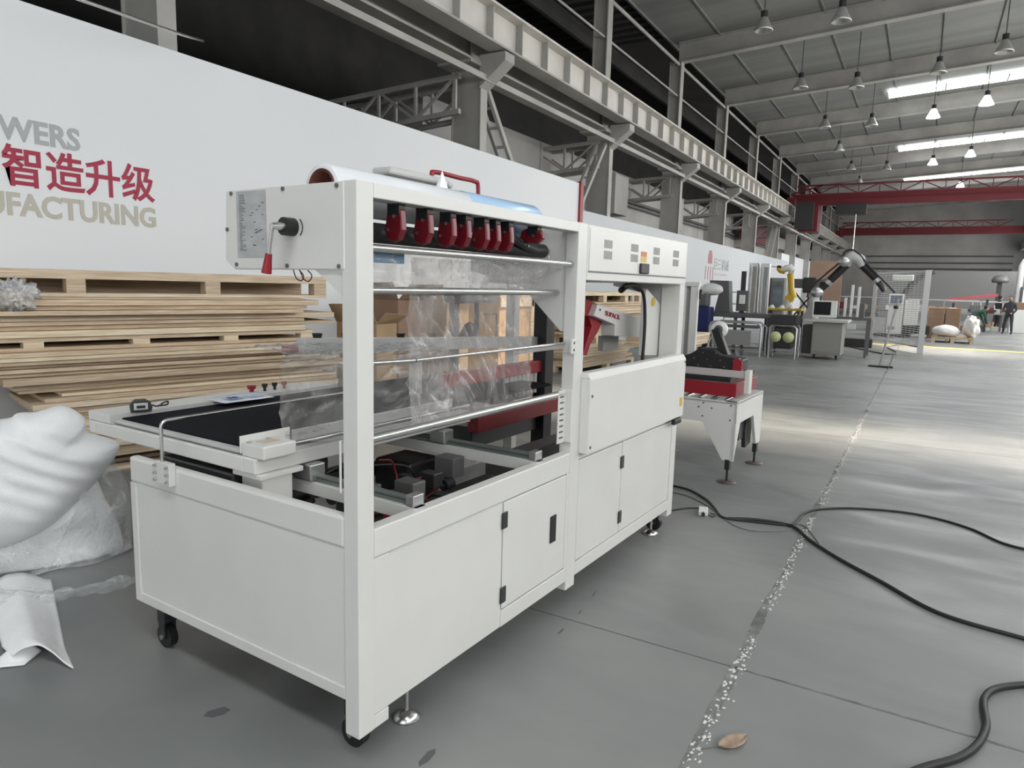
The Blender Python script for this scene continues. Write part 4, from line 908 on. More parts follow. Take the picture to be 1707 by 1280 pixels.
# foam tongue curling on the floor
fp = thing('foam_offcut', 'curled white foam offcut with a pointed tip on the floor in front', 'packing foam', W(60, 1080, 2, 0))
q0 = W(60, 1080, 2, 0)
e0 = [W(-20, 985, 2, 0), W(-8, 1040, 2, 0), W(5, 1090, 2, 0), W(22, 1106, 2, 0)]; e1 = [W(85, 968, 2, 0), W(98, 1030, 2, 0), W(108, 1080, 2, 0), W(123, 1117, 2, 0)]
def tong(u, v):
    i = u*3; k = min(int(i), 2); a = e0[k].lerp(e0[k+1], i-k); b_ = e1[k].lerp(e1[k+1], i-k); q = a.lerp(b_, v)
    return Vector((q.x-q0.x, q.y-q0.y, .008+.10*math.sin(v*2.6+.25)*(1-v**3)*(.75+.25*u)+.006*noise.noise((u*5, v*5, 0))))
MB().grid(tong, 24, 24).build('foam_curl', FOAM, fp, thick=.004)
def tong2(u, v):
    q = e0[2].lerp(e1[2], .12+v*.62); return Vector((q.x-q0.x-.03-.10*u, q.y-q0.y-.06*u, .006+.05*math.sin(v*3.1)*(1-u)))
MB().grid(tong2, 10, 16).build('foam_lip', FOAM, fp, thick=.004)

# ------------------------------------------------------------------ leads on the floor, plug, leaf, scraps
def lead(pts, r, label, name='power_cable', m=CABLE):
    P = smooth_path([W(p[0], p[1], 2, r*.9 if len(p) < 3 else p[2]) for p in pts], 8)
    o = MB().tube(P, r, 8).build(name, m); return tag(o, label, 'cable')
lead([(1100, 806), (1145, 815), (1175, 831), (1190, 845), (1205, 862), (1245, 868), (1315, 875), (1330, 868), (1340, 856), (1365, 849), (1420, 847), (1500, 853), (1560, 864), (1620, 882), (1680, 908), (1780, 930)], .009, 'thin black cable curving right across the floor from the plug, upper branch')
lead([(1215, 864), (1260, 866), (1310, 874), (1330, 882), (1350, 900), (1400, 932), (1470, 970), (1540, 1010), (1600, 1034), (1707, 1064), (1800, 1090)], .0115, 'long black cable running from the plug to the right edge, lower branch')
lead([(1490, 1300), (1540, 1280), (1600, 1262), (1630, 1240), (1644, 1210), (1640, 1180), (1642, 1162), (1660, 1148), (1707, 1141), (1800, 1138)], .015, 'thick black rubber cable bending through the bottom right corner')
lead([(1110, 852), (1145, 847), (1165, 847)], .006, 'short black lead from the machine to the white plug')
lead([(1200, 858), (1225, 876), (1260, 885), (1310, 884), (1328, 874), (1345, 880), (1365, 905)], .004, 'thin grey wire looping below the black cables', m=mat('grey_wire', (.18, .18, .18), .5))
lead([(1110, 818), (1150, 828), (1190, 850), (1205, 862)], .004, 'thin grey wire leaving the machine end', m=DGRY)
p = W(1172, 856, 2, 0); pg = thing('power_adapter', 'small white connector block joining the cables on the floor', 'plug', p, R(15))
MB().box(-.06, .06, -.035, .035, 0, .04).build('housing', WHT2, pg, bevel=.006); MB().cyl((-.06, 0, .02), (-.09, 0, .02), .014, 10).build('strain_relief', BLK, pg); MB().tube(smooth_path([(-.05, -.035, .01), (-.08, -.07, .008), (-.03, -.09, .008), (.0, -.05, .01)]), .004, 6).build('wire_loop', CABLE, pg)
p = W(1222, 1240, 2, 0.003); lf = thing('dead_leaf', 'dry curled brown leaf beside the chipped floor joint', 'leaf', p, R(-35))
MB().grid(lambda u, v: Vector((-.07+.14*u, (v-.5)*.07*math.sin(math.pi*min(1, u*1.05+.0))**.6+.0, .004+.016*abs(v-.5)+.012*u*u)), 14, 6).build('blade', mat('dry_leaf', (.30, .20, .14), .8, col2=(.42, .33, .26), scale=25), lf, thick=.001)
MB().tube([(-.05, 0, .006), (-.14, .02, .004)], .0018, 5).build('stalk', DGRY, lf)
SC = mat('floor_scuff', (.10, .105, .108), .7)
for i, (px, py, a, l, w_) in enumerate([(362, 1187, 20, .05, .032), (712, 1262, 60, .055, .018), (990, 990, 70, .05, .004), (935, 1052, 60, .04, .006), (967, 1020, 65, .03, .004)]):
    p = W(px, py, 2, 0.0008); o = MB().add([(-l, -w_*.4, 0), (-l*.3, -w_, 0), (l*.6, -w_*.7, 0), (l, w_*.1, 0), (l*.5, w_, 0), (-l*.7, w_*.6, 0)], [(0, 1, 2, 3, 4, 5)]).build('floor_patch', SC, floor, loc=p, rz=R(a)+YAW-R(90))

# ================================================================== FAR MACHINES
def P3(px, py, x): return W(px, py, 0, x)
# conveyor with bent-tube ends
X = 17.3; a, b_ = P3(1182, 560, X), P3(1268, 560, X)
cv = thing('grey_conveyor', 'long grey panelled conveyor with bent tube end frames', 'conveyor', (X, b_.y, 0))
Lc = a.y-b_.y; zc = .88
MB().box(0, .03, .25, Lc-.1, .28, .68).build('side_panel', MGRY, cv, bevel=.01)
MB().tube([(0, 0, 0), (0, 0, zc-.12), (0, .04, zc-.04), (0, .14, zc), (0, Lc-.12, zc), (0, Lc-.03, zc-.05), (0, Lc, zc-.14), (0, Lc, 0)], .028, 8).build('tube_frame', ALU, cv)
MB().tube([(.7, 0, 0), (.7, 0, zc-.12), (.7, .14, zc), (.7, Lc-.12, zc), (.7, Lc, zc-.14), (.7, Lc, 0)], .028, 8).build('tube_frame', ALU, cv)
MB().tube([(0, 0, .18), (0, Lc, .18)], .02, 8).tube([(.7, 0, .18), (.7, Lc, .18)], .02, 8).build('lower_rail', ALU, cv)
MB().box(.05, .65, .1, Lc-.1, .74, .80).build('belt', DGRY, cv)
c2 = thing('roller_stand', 'short black roller stand with bent tube legs beside the grey cabinet', 'stand', (X+.2, P3(1325, 560, X).y, 0)); l2 = P3(1280, 560, X).y-P3(1325, 560, X).y
for x in (0, .6): MB().tube([(x, 0, 0), (x, 0, .78), (x, .08, .86), (x, l2-.08, .86), (x, l2, .78), (x, l2, 0)], .026, 8).build('tube_frame', ALU, c2)
MB().tube([(0, 0, .2), (0, l2, .2)], .018, 6).build('lower_rail', ALU, c2); MB().box(.05, .55, .1, l2-.1, .25, .8).build('dark_body', BLK2, c2, bevel=.03); MB().box(-.05, .6, .0, l2, .86, 1.12).build('black_box', BLK2, c2, bevel=.02)
for y in (.18, .5): MB().lathe([(0, 0), (.14, .0), (.14, .03), (0, .05)], (-.04, y, .55), 16, 0).build('pale_wheel', mat('pale_lime', (.6, .65, .35), .4), c2)
# dark worktable carrying glass magazines
X = 18.2; y0, y1 = P3(1290, 520, X).y, P3(1165, 520, X).y
wt = thing('dark_worktable', 'dark steel worktable behind the grey conveyor', 'table', (X, y0, 0)); MB().box(0, 1.2, 0, y1-y0, .98, 1.10).build('table_top', DGRY, wt, bevel=.01)
for y in (.1, (y1-y0)/2, y1-y0-.1): [MB().box(xx, xx+.07, y-.04, y+.04, 0, .98).build('leg', DGRY, wt) for xx in (.05, 1.05)]
for i, (px0, px1, pt) in enumerate([(1244, 1259, 438), (1263, 1277, 439)]):
    a, b_ = P3(px0, 520, X+.3), P3(px1, 520, X+.3); ht = P3(px0, pt, X+.3).z-1.10; wd = a.y-b_.y
    t = thing('glass_magazine', ['left', 'right'][i]+' tall clear glass column on the dark worktable', 'glass column', (X+.3, b_.y, 1.10))
    MB().box(0, .01, 0, wd, 0, ht).box(.24, .25, 0, wd, 0, ht).build('pane', ACRY, t); MB().box(0, .25, 0, .01, 0, ht).box(0, .25, wd-.01, wd, 0, ht).build('edge_profile', ALU, t)
    MB().box(.08, .16, wd*.3, wd*.7, 0, ht*.93).build('stacked_parts', [CARDK, MGRY][i], t)
t = thing('linear_actuator', 'slim black upright actuator on the dark worktable', 'actuator', P3(1236, 520, X+.2)); t.location.z = 1.10
MB().box(-.04, .04, -.06, .06, 0, 1.15).build('rail', BLK2, t); MB().box(-.06, .06, -.15, .15, .05, .62).build('slide', DGRY, t, bevel=.01); MB().box(-.1, -.06, -.09, .07, .25, .5).build('sensor_box', WHT2, t, bevel=.01)
a = P3(1204, 520, X+.2); t = thing('grey_feeder', 'dark grey machine body with hooked top on the worktable', 'machine', (X+.2, a.y, 1.10))
pts = [P3(px, py, X+.2) for px, py in ((1183, 467), (1215, 468), (1216, 522), (1190, 522), (1198, 490), (1196, 480), (1184, 474))]
MB().prism([(q.y-a.y, max(0, q.z-1.10)) for q in pts], 0, 0, .4).build('body', DGRY, t, bevel=.01)
blob('white_dome_cover', P3(1186, 482, X-.1), (.15, .32, .17), WHT2, 'rounded white cover in front of the dark grey feeder', 'cover', .1, 2, 4)
bpy.data.objects['white_dome_cover'].location.z += .0
a, b_ = P3(1190, 540, X), P3(1162, 540, X); t = thing('blue_machine', 'low dark blue machine housing left of the grey feeder', 'machine', (X-.5, a.y, 0)); MB().box(0, .45, 0, b_.y-a.y+.1, .55, 1.25).build('housing', BLUE, t, bevel=.04)
MB().box(.03, .42, .05, b_.y-a.y, 0, .55).build('base', BLK2, t); MB().box(0.05, .4, .1, .4, 1.25, 1.6).build('motor_top', DGRY, t, bevel=.05); MB().box(-.01, 0, .35, .5, 1.12, 1.18).build('badge', WHT2, t)
t = thing('white_shelf_rack', 'small white shelf rack between feeder and actuator', 'rack', P3(1222, 520, 19.7)); t.location.z = 0
for z in (.5, .9, 1.3, 1.65): MB().box(0, .4, -.28, .28, z, z+.04).build('shelf', WHT2, t)
for y in (-.28, .26): MB().box(0, .03, y, y+.02, 0, 1.8).build('post', WHT2, t)
X = 22; a, b_ = P3(1278, 510, X), P3(1305, 510, X)
t = thing('grey_door_cabinet', 'grey cabinet with dark picture panel behind the yellow robot', 'cabinet', (X, b_.y, 0)); MB().box(0, .4, 0, a.y-b_.y, 0, P3(1290, 463, X).z).build('cabinet_body', MGRY, t, bevel=.01); MB().box(-.02, 0, a.y-b_.y-.09, a.y-b_.y, .4, 2.15).build('dark_edge', BLK, t)
MB().box(-.02, 0, .03, .36, 1.1, 2.05).build('picture_panel', mat('picture_panel', (.22, .26, .29), .3, col2=(.12, .14, .15), scale=3), t)
# yellow table and robot
X = 19.5; a, b_ = P3(1272, 518, X), P3(1336, 518, X); zt = P3(1300, 514, X).z
t = thing('yellow_table', 'table with bright yellow edge carrying white parts under the yellow robot', 'table', (X, b_.y, 0)); Lt = a.y-b_.y
MB().box(0, .9, 0, Lt, zt-.06, zt).build('table_top', YEL, t, bevel=.008)
for y in (.05, Lt-.12): [MB().box(xx, xx+.07, y, y+.07, 0, zt-.06).build('leg', DGRY, t) for xx in (.05, .75)]
for y, l_ in ((Lt*.55, 'middle'), (Lt*.82, 'left'), (Lt*.3, 'right')): 
    o = MB().cyl((0, 0, 0), (0, 0, .09), .10, 12, .04).build('white_cone', WHT2, None, loc=(X+.05+.2, b_.y+y, zt)); tag(o, l_+' white cone part standing on the yellow table', 'part', 'white cone parts')
rb = P3(1313, 512, X+.5); s_ = (rb-CAM).dot(fw)/F
t = thing('yellow_robot', 'small yellow and white articulated robot reaching left', 'robot', (rb.x, rb.y, zt))
def rl(px, py): q = P3(px, py, rb.x); return Vector((0, q.y-rb.y, q.z-zt))
MB().cyl((0, 0, 0), rl(1313, 500), .16, 16, .13).build('pedestal', GRYW, t); MB().tube([rl(1322, 497), rl(1319, 480), rl(1318, 456)], [.12, .085, .10], 12).build('lower_arm', YEL, t)
MB().cyl(rl(1316, 498)+Vector((-.12, 0, 0)), rl(1316, 498)+Vector((.12, 0, 0)), .12, 16).build('shoulder', YEL, t); MB().tube([rl(1321, 452), rl(1317, 446), rl(1309, 448), rl(1303, 451)], [.10, .12, .10, .08], 12).build('elbow', WHT2, t); MB().tube([rl(1309, 452), rl(1301, 451), rl(1297, 447)], [.09, .08, .06], 12).build('forearm', YEL, t)
MB().cyl(rl(1302, 446), rl(1296, 445), .055, 12).build('wrist', BLK, t); MB().cyl(rl(1296, 445), rl(1286, 444), .018, 10).build('tool', WHT2, t)
# plywood board and black press frame
X = 24; a, b_ = P3(1347, 480, X), P3(1402, 480, X); o = MB().box(0, .04, 0, a.y-b_.y, 0, P3(1370, 435, X).z).build('pink_plywood_board', PLYPINK, loc=(X, b_.y, 0)); tag(o, 'large upright tan plywood board behind the black robot arm', 'board')
X = 23; a = P3(1342, 500, X); t = thing('press_frame', 'dark grey press frame right of the yellow robot', 'machine', (X, a.y, 0)); MB().box(0, .4, -.5, -.42, 0, 2.05).box(0, .4, .42, .5, 0, 2.05).box(0, .4, -.5, .5, 1.85, 2.15).build('frame', DGRY, t); MB().box(-.05, .2, -.3, .1, 1.7, 2.2).build('head', BLK2, t, bevel=.03)
MB().beam((0, -.35, .9), (0, .4, 1.8), .05, .05).beam((0, .35, .9), (0, -.3, 1.8), .05, .05).build('link', BLK2, t); MB().box(0, .5, -.55, .55, .7, .9).build('bed', GRYW, t)
# cabinet with control screen and big cobot
X = 18.0; a, b_ = P3(1336, 560, X), P3(1403, 560, X); zc = P3(1370, 537, X).z
cb2 = thing('grey_machine_cabinet', 'large warm grey steel cabinet on castors carrying the black robot arm', 'cabinet', (X, b_.y, 0)); Lc = a.y-b_.y
MB().box(0, .9, 0, Lc*.74, .12, zc).build('cabinet_body', mat('warm_grey_steel', (.24, .235, .22), .45), cb2, bevel=.01); MB().box(.1, .9, Lc*.74, Lc, .12, zc-.1).build('dark_bay', BLK2, cb2); MB().box(-.08, 1.0, -.12, Lc*.95, zc, zc+.07).build('table_top', GRYW, cb2, bevel=.01)
MB().box(-.004, 0, .04, Lc*.70, .2, zc-.06).build('door', mat('warm_grey_steel_2', (.27, .265, .25), .45), cb2, bevel=.004)
for y in (.1, Lc*.65): 
    w_ = MB().cyl((.1, y-.02, .05), (.1, y+.02, .05), .05, 14).build('caster', BLK, cb2); MB().box(.07, .13, y-.03, y+.03, .05, .13).build('caster_fork', BLK2, w_)
a, b_ = P3(1354, 512, X-.1), P3(1395, 512, X-.1); zt = zc+.07; hh = P3(1370, 501, X-.1).z
mn = thing('control_screen', 'white framed black touch screen on the grey cabinet', 'screen', (X-.05, b_.y, zt)); Wm = a.y-b_.y; Hm = hh-zt
MB().box(0, .08, 0, Wm, .06, Hm).build('bezel', WHT2, mn, bevel=.01); MB().box(-.006, 0, .14, Wm-.04, .12, Hm-.03).build('display', SCR, mn); MB().box(.02, .1, Wm*.3, Wm*.7, 0, .06).build('stand', GRYW, mn)
MB().prism([(Wm, 0), (Wm+.25, 0), (Wm+.02, Hm)], 0, 0, .1).build('side_gusset', MGRY, mn)
# cobot: base, lower arm up-right, elbow, forearm down-right
Xr = 18.5; zt2 = zc+.07; br = P3(1358, 500, Xr)
rbt = thing('black_robot_arm', 'large black and grey collaborative robot arm arching over the cabinet', 'robot', (Xr, br.y, zt2))
def rr_(px, py, dx=0): q = P3(px, py, Xr); return Vector((dx, q.y-br.y, q.z-zt2))
MB().cyl((0, 0, 0), rr_(1358, 488), .14, 20, .12).build('base_joint', GRYW, rbt); MB().lathe([(0, -.14), (.13, -.14), (.15, -.05), (.15, .05), (.13, .14), (0, .14)], rr_(1362, 487), 20, 0).build('shoulder_joint', ALU, rbt)
MB().tube([rr_(1366, 484), rr_(1382, 469), rr_(1402, 450), rr_(1412, 441)], [.085, .10, .11, .10], 14).build('lower_arm', BLK, rbt); MB().cyl(rr_(1378, 472), rr_(1383, 467), .115, 16).build('arm_ring', ALU, rbt)
MB().tube([rr_(1408, 442), rr_(1412, 434), rr_(1422, 427), rr_(1433, 434), rr_(1438, 444)], [.13, .16, .17, .15, .11], 16).build('elbow_joint', GRYW, rbt); MB().lathe([(0, -.2), (.12, -.2), (.14, -.14), (.14, .0)], rr_(1408, 436), 18, 0).build('elbow_cap', ALU, rbt)
MB().tube([rr_(1438, 442), rr_(1450, 454), rr_(1463, 468)], [.105, .095, .085], 14).build('forearm', BLK, rbt); MB().cyl(rr_(1460, 465), rr_(1464, 470), .095, 16).build('arm_ring', ALU, rbt); MB().tube([rr_(1464, 470), rr_(1470, 478), rr_(1474, 486)], [.08, .075, .06], 12).build('wrist', BLK2, rbt)
MB().tube(smooth_path([rr_(1346, 496, -.1), rr_(1352, 480, -.1), rr_(1380, 455, -.12), rr_(1400, 438, -.14), rr_(1412, 418, -.1), rr_(1430, 421, -.1), rr_(1450, 445, -.1), rr_(1475, 470, -.1), rr_(1492, 488, -.1)]), .022, 8).build('umbilical_hose', BLK, rbt)
# glass cylinder, bucket beside cobot
q = P3(1381, 500, Xr+.3); o = MB().lathe([(0, 0), (.16, 0), (.16, .45), (.15, .45), (.15, .02), (0, .02)], (0, 0, 0), 20).build('grey_canister', mat('grey_green', (.25, .30, .29), .3), None, loc=(q.x, q.y, zt2)); tag(o, 'grey green canister standing behind the control screen', 'canister')
q = P3(1405, 505, Xr); t = thing('test_rig', 'cluster of white upright profiles right of the control screen', 'machine', (Xr+.9, q.y-.1, 0)); MB().box(0, .9, -.55, .55, 1.0, 1.08).build('bench', DGRY, t)
for x, y in ((0, -.5), (.8, -.5), (0, .45), (.8, .45)): MB().box(x, x+.06, y, y+.06, 0, 1.0).build('leg', DGRY, t)
for y, h in ((-.05, 1.95), (-.22, 1.9), (.1, 1.6)): MB().box(.2, .26, y, y+.07, 1.08, h).build('profile', WHT2, t, bevel=.006)
for y in (-.35, .3, .45): MB().box(.2, .4, y, y+.12, 1.08, 1.45).build('fixture', DGRY, t, bevel=.01)
# mesh fence
FP, FQ = W(1533, 590, 2, 0), W(1450, 573, 2, 0); FH = 2.45
fe = thing('mesh_fence', 'aluminium framed safety fence of thin horizontal bars', 'fence', FP); fd = FQ-FP; ln = fd.length; fu = fd.normalized()
for d, wv_ in ((0, .16), (ln, .12)):
    q = fu*d; MB().box(q.x-.06, q.x+.06, q.y-wv_/2, q.y+wv_/2, 0, FH).build('post', ALU, fe, bevel=.006)
for k in range(34):
    z = .25+k*(FH-.3)/33; MB().beam((0, 0, z), fu*ln+Vector((0, 0, z)), .012, .014).build('bar', ALU, fe)
for z in (FH-.03, .2): MB().beam((0, 0, z), fu*ln+Vector((0, 0, z)), .04, .05).build('frame_rail', ALU, fe)
mbw = MB()
for k in range(1, 14): q = fu*ln*k/14; mbw.beam((q.x, q.y, .2), (q.x, q.y, FH), .008, .008)
mbw.build('upright_wire', ALU, fe)
# stand pole with base strip
q = W(1466, 612, 2, 0); t = thing('leaning_stand', 'thin leaning pole on a black floor strip', 'stand', q); MB().tube([(0, 0, .02), (-.05, -.12, .8), (-.1, -.26, 1.62)], .022, 8).build('pole', ALU, t); MB().box(-.06, .06, -.28, .24, 0, .04).build('base_strip', BLK, t, bevel=.008); MB().lathe([(0, -.03), (.05, -.03), (.05, .04), (0, .05)], (-.09, -.22, 1.42), 12).build('clamp', BLK, t)
lead([(1405, 575), (1440, 583), (1478, 590), (1494, 587), (1480, 579), (1496, 575), (1530, 576)], .02, 'grey cable snaking past the fence foot', m=DGRY); lead([(1491, 588), (1488, 600), (1480, 615)], .012, 'grey cable end leading to the floor joint', m=DGRY)
q = W(1425, 578, 2, 0); o = MB().box(-.2, .2, -.5, .5, 0, .28).build('black_floor_box', BLK2, None, bevel=.02, loc=(q.x, q.y, 0)); tag(o, 'low black box on the floor left of the fence', 'box')
# white robot controller
Xw = 31.0; a, b_ = P3(1480, 520, Xw), P3(1505, 520, Xw); Wc = a.y-b_.y
t = thing('white_control_cabinet', 'white floor-standing robot control cabinet with slanted screen', 'cabinet', (Xw, b_.y, 0)); zt = P3(1490, 507, Xw).z
MB().box(0, .6, 0, Wc, .12, zt).build('cabinet_body', WHT2, t, bevel=.01); MB().box(-.1, .7, -.15, Wc+.6, 0, .12).build('plinth', BLK2, t); MB().prism([(0, zt), (-.12, zt), (.05, zt+.42), (.2, zt+.42)], 1, 0, Wc).build('console', WHT2, t); MB().hexa([(-.125, .06, zt+.05), (-.125, Wc-.06, zt+.05), (-.12, Wc-.06, zt+.05), (-.12, .06, zt+.05)], [(.03, .06, zt+.37), (.03, Wc-.06, zt+.37), (.035, Wc-.06, zt+.37), (.035, .06, zt+.37)]).build('display', SCRB, t)
MB().box(-.006, 0, .25, .5, .3, .42).build('vent', MGRY, t); MB().box(.1, .5, -.55, -.05, .5, zt+.2).build('side_unit', WHT2, t, bevel=.01); MB().box(0, .5, Wc+.05, Wc+.55, .12, .75).build('low_unit', GRYW, t, bevel=.01); MB().cyl((.1, .1, .2), (.1, .1, .2001), .001, 3).box(.1, .4, -1.0, -.15, .15, .5).build('black_unit', BLK2, t, bevel=.02)
t = thing('black_tool_robot', 'second dark robot head behind the white control cabinet', 'robot', (Xw+1.0, P3(1512, 480, Xw).y, 0)); MB().box(-.3, .3, -.3, .3, 0, .9).build('base', DGRY, t); MB().tube([(0, 0, .9), (0, .1, 1.7), (0, -.3, 2.4), (0, -.9, 2.7)], [.2, .16, .14, .1], 10).build('arm', DGRY, t); MB().box(-.2, .2, -.2, .6, 2.3, 2.55).build('white_shell', WHT2, t, bevel=.05)
# pallet with sack, cartons
q0, q1 = W(1552, 570, 2, 0), W(1620, 571, 2, 0); wy = q0.y-q1.y
pallet(0, 1.2, 0, wy, 0, .06, .12, .03, 2, 'dark pallet under the white sacks near the yellow floor line', Vector((q0.x, q1.y, 0)), 0, 3)
blob('white_sack', (q0.x+.55, (q0.y+q1.y)/2+.22, .42), (.5, wy*.34, .23), SACK, 'plump white sack lying on the dark pallet', 'sack', .12, 2, 1); blob('white_sack', (q0.x+.6, q1.y+.10, .60), (.4, .25, .40), SACK, 'rumpled upright white sack at the right end of the dark pallet', 'sack', .3, 4, 6)
for px0, px1, lb in ((1547, 1573, 'left brown carton standing behind the sack pallet'), (1575, 1600, 'right brown carton standing behind the sack pallet')):
    a, b_ = P3(px0, 535, 31.5), P3(px1, 535, 31.5); t, aa, cc, hh = crate(31.5, 32.3, b_.y, a.y, 0, P3(1560, 514, 31.5).z, CARD, 'cardboard_carton', lb, 'carton'); MB().box(-aa-.01, -aa, -cc, cc, hh*.72, hh*.73).box(-aa-.02, aa+.02, -cc-.02, cc+.02, hh, hh+.02).build('tape_seam', CARDK, t)
# far benches and clutter
CN = ['dark grey', 'pale grey', 'brown', 'mid grey', 'dark red', 'kraft', 'white']; BN = ['bench behind the sack pallet', 'bench behind the green clothed worker', 'dark bench beside the standing people', 'bench behind the mesh fence']
for i, (px, py0, x, wd, h, m, nm, lb) in enumerate([(1570, 0, 38, 3.2, .95, MGRY, 'workbench', 'long workbench left of the far passage'), (1622, 0, 41, 2.6, .9, MGRY, 'workbench', 'workbench behind the green clothed worker'), (1655, 0, 47, 2.0, .9, DGRY, 'workbench', 'dark workbench beside the two standing people'), (1440, 0, 36, 3.6, 1.0, DGRY, 'workbench', 'dark workbench seen through the mesh fence')]):
    q = P3(px, 520, x); t = thing(nm, lb, 'table', (x, q.y, 0)); MB().box(0, .9, -wd/2, wd/2, h-.06, h).build('table_top', m, t)
    for y in (-wd/2+.05, wd/2-.12): [MB().box(xx, xx+.07, y, y+.07, 0, h-.06).build('leg', DGRY, t) for xx in (.05, .75)]
    MB().box(.7, .76, -wd/2, wd/2, h+.55, h+.60).box(.7, .76, -wd/2, -wd/2+.05, h, h+.6).box(.7, .76, wd/2-.05, wd/2, h, h+.6).build('rack_rail', ALU, t)
    r9 = random.Random(i)
    for k in range(7):
        y = -wd/2+.25+k*(wd-.5)/6; s = r9.uniform(.1, .22); o = MB().box(-s, s, -s, s, 0, s*r9.uniform(.8, 2.2)).build('small_part_box', [DGRY, GRYW, CARD, MGRY, CRAN, CARDK, WHT2][(k*3+i) % 7], None, bevel=.01, loc=(x+.4, q.y+y, h)); tag(o, CN[(k*3+i) % 7]+' box, '+ORD[k]+' from the right on the '+BN[i], 'box', 'part boxes on the far workbenches')
    for k in range(4):
        y = -wd/2+.3+k*(wd-.6)/3; s = r9.uniform(.14, .2); o = MB().box(-s, s, -s, s, 0, s*1.5).build('storage_crate', [CARD, GRYW, DGRY, CARDK][(k+i) % 4], None, bevel=.01, loc=(x+.2, q.y+y, 0)); tag(o, ['brown', 'pale grey', 'dark grey', 'kraft'][(k+i) % 4]+' crate, '+ORD[k]+' from the right under the '+BN[i], 'crate', 'crates under the far workbenches')
q = P3(1618, 498, 40); o = MB().beam((0, 1.0, -.08), (0, -1.1, .22), .2, .14).build('red_white_beam', mat('pinkish_red', (.5, .1, .12), .4), None, loc=q); tag(o, 'slanting red and white beam lying on the far bench', 'beam')
q.z = 0; t = thing('beam_trestle', 'dark trestle under the slanting red and white beam', 'trestle', (40, q.y, 0)); 
for y in (-.7, .7): MB().box(-.1, .1, y-.05, y+.05, 0, 1.5+(-.15*y)).build('leg', BLK2, t)
MB().box(-.2, .2, -1.1, 1.1, 1.0, 1.1).build('shelf', BLK2, t)
# white box with brown top, tall grey tool at the right edge
q = W(1680, 546, 2, 0); t = thing('white_bin', 'white bin with brown lid beside the standing people', 'bin', (q.x-7, q.y+.25, 0)); MB().box(-.35, .35, -.35, .35, 0, 1.15).build('bin_body', WHT2, t, bevel=.02); MB().box(-.36, .36, -.36, .36, 1.15, 1.5).build('lid', CARD, t, bevel=.01)
q = W(1700, 548, 2, 0); t = thing('hooked_stand', 'tall white and black machine with curved top at the right edge', 'machine', (q.x+3, q.y-.2, 0)); MB().tube([(0, .2, 0), (0, .2, 3.6), (0, .1, 3.9), (0, -.4, 4.0), (0, -1.0, 3.9)], .16, 10).build('bent_column', GRYW, t); MB().box(-.3, .3, -.8, .1, 0, 2.4).build('body', DGRY, t, bevel=.05); MB().box(-.35, -.3, -.7, 0, 1.2, 2.2).build('panel', WHT2, t)
q = W(1673, 546, 2, 0); t = thing('crane_controller', 'dark pillar tool beside the standing people', 'machine', (q.x+2, q.y+.3, 0)); MB().box(-.12, .12, -.12, .12, 0, 2.6).build('pillar', BLK2, t); MB().lathe([(.0, 2.6), (.4, 2.6), (.45, 2.75), (.3, 3.0), (0, 3.1)], (0, 0, 0), 14).build('top', DGRY, t)

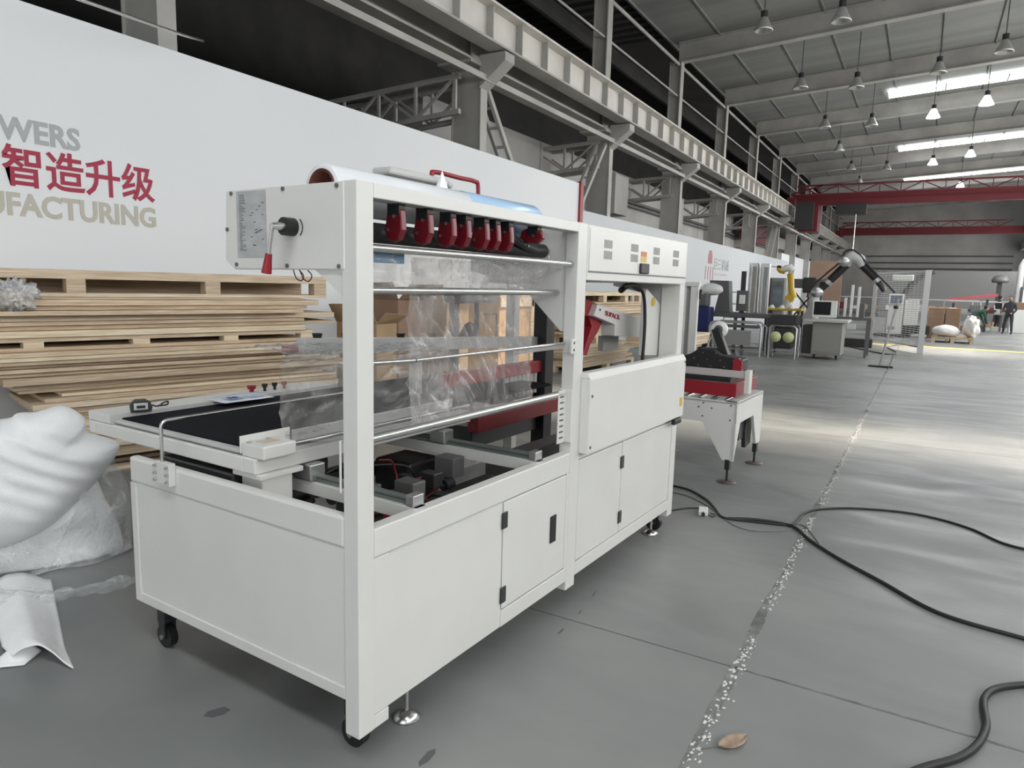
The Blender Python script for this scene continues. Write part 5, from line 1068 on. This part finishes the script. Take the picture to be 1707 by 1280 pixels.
# ------------------------------------------------------------------ people
def skinned(name, verts, edges, radii, m, parent, rootv=0, sub=2):
    me = bpy.data.meshes.new(name); me.from_pydata(verts, edges, []); me.materials.append(m); o = bpy.data.objects.new(name, me); C.objects.link(o); o.parent = parent
    md = o.modifiers.new('skin', 'SKIN'); md.use_smooth_shade = True
    for i, r in enumerate(radii): me.skin_vertices[0].data[i].radius = (r, r*.85) if not isinstance(r, tuple) else r
    me.skin_vertices[0].data[rootv].use_root = True
    s = o.modifiers.new('sub', 'SUBSURF'); s.levels = s.render_levels = sub; return o
def person(loc, rz, h, m, label, pose='stand', trousers=None):
    t = thing('person', label, 'person', loc, rz); s = h/1.75
    if pose == 'stand': V = [(0, 0, .95), (0, 0, 1.15), (.02, 0, 1.38), (.02, 0, 1.5), (.03, 0, 1.56), (0, .1, .9), (.05, .13, .5), (-.02, .15, .08), (.1, .15, .04), (0, -.1, .9), (0, -.16, .5), (-.1, -.2, .08), (.02, -.22, .04), (.0, .19, 1.40), (.05, .26, 1.13), (.25, .2, .98), (.33, .16, 1.0), (0, -.19, 1.40), (.04, -.27, 1.13), (.24, -.2, .98), (.32, -.16, 1.0)]
    else: V = [(0, 0, .80), (.2, 0, .98), (.42, 0, 1.08), (.52, 0, 1.12), (.58, 0, 1.13), (0, .1, .76), (.18, .14, .45), (-.05, .15, .08), (.08, .16, .04), (0, -.1, .76), (.1, -.15, .42), (-.15, -.16, .08), (-.02, -.17, .04), (.42, .18, 1.05), (.52, .22, .80), (.6, .15, .58), (.64, .12, .5), (.42, -.18, 1.05), (.5, -.22, .80), (.6, -.15, .58), (.64, -.12, .5)]
    E = [(0, 1), (1, 2), (2, 3), (3, 4), (0, 5), (5, 6), (6, 7), (7, 8), (0, 9), (9, 10), (10, 11), (11, 12), (2, 13), (13, 14), (14, 15), (15, 16), (2, 17), (17, 18), (18, 19), (19, 20)]
    Rr = [.15, .14, .15, .07, .06, .10, .075, .05, .05, .10, .075, .05, .05, .075, .055, .042, .04, .075, .055, .042, .04]
    skinned('body', [tuple(s*c_ for c_ in v) for v in V], E, [r*s for r in Rr], m, t)
    hx, hy, hz = V[4]; hz += .10; hx += .02
    def hd(c, r, name, mm, par):
        bm = bmesh.new(); bmesh.ops.create_uvsphere(bm, u_segments=16, v_segments=12, radius=1)
        for v in bm.verts:
            v.co = Vector((v.co.x*r[0], v.co.y*r[1], v.co.z*r[2]*(1 if v.co.z > 0 else 1.15)))+Vector(c)
        me = bpy.data.meshes.new(name); bm.to_mesh(me); bm.free(); [setattr(p_, 'use_smooth', True) for p_ in me.polygons]; me.materials.append(mm); o = bpy.data.objects.new(name, me); C.objects.link(o); o.parent = par; return o
    hh = hd((hx*s, hy*s, hz*s), (.095*s, .075*s, .115*s), 'head', SKIN, t); hd((hx*s-.02, hy*s, hz*s+.03*s), (.10*s, .082*s, .10*s), 'hair', HAIR, hh)
    mb_ = MB().prism([(hx*s+.085*s, hz*s-.01), (hx*s+.125*s, hz*s-.03*s), (hx*s+.085*s, hz*s-.04*s)], 1, hy*s-.012, hy*s+.012); mb_.build('nose', SKIN, hh)
    for sg in (-1, 1):
        MB().box(hx*s+.082*s, hx*s+.092*s, sg*.03*s-.01, sg*.03*s+.01, hz*s+.0, hz*s+.012).build('eye', HAIR, hh); MB().box(hx*s-.015, hx*s+.015, sg*.075*s-.008, sg*.075*s+.008, hz*s-.03, hz*s+.025).build('ear', SKIN, hh)
    MB().box(hx*s+.08*s, hx*s+.09*s, -.022, .022, hz*s-.068*s, hz*s-.06*s).build('mouth', DRED, hh)
    for iw in (16, 20):
        p_ = Vector(V[iw])*s; vv = [tuple(p_), tuple(p_+Vector((.05, 0, -.02)))]; ee = [(0, 1)]; r_ = [.028, .03]
        for f_ in range(4): vv += [tuple(p_+Vector((.09, (f_-1.5)*.022, -.035))), tuple(p_+Vector((.11-.006*abs(f_-1), (f_-1.5)*.022, -.065)))]; ee += [(1, 2+2*f_), (2+2*f_, 3+2*f_)]; r_ += [.009, .008]
        vv.append(tuple(p_+Vector((.05, .045 if iw == 20 else -.045, -.02)))); ee.append((0, 10)); r_.append(.010)
        skinned('hand', vv, ee, r_, SKIN, t, 0, 1)
    return t
q = W(1692, 550, 2, 0); person((q.x-6, q.y+.85, 0), R(160), 1.78, CLOTHD, 'person in dark work clothes standing at the right edge, legs apart')
q = W(1666, 545, 2, 0); person((q.x-6, q.y+.60, 0), R(-60), 1.78, CLOTHD, 'person in dark clothes behind the white bin')
q = P3(1624, 520, 38); person((36.5, P3(1620, 520, 36.5).y, 0), R(-70), 1.75, CLOTHG, 'person in green work clothes bending over between the benches', 'bend')

# red safety cone-like cube and misc on machine's left (dark machine seen between stack and post)
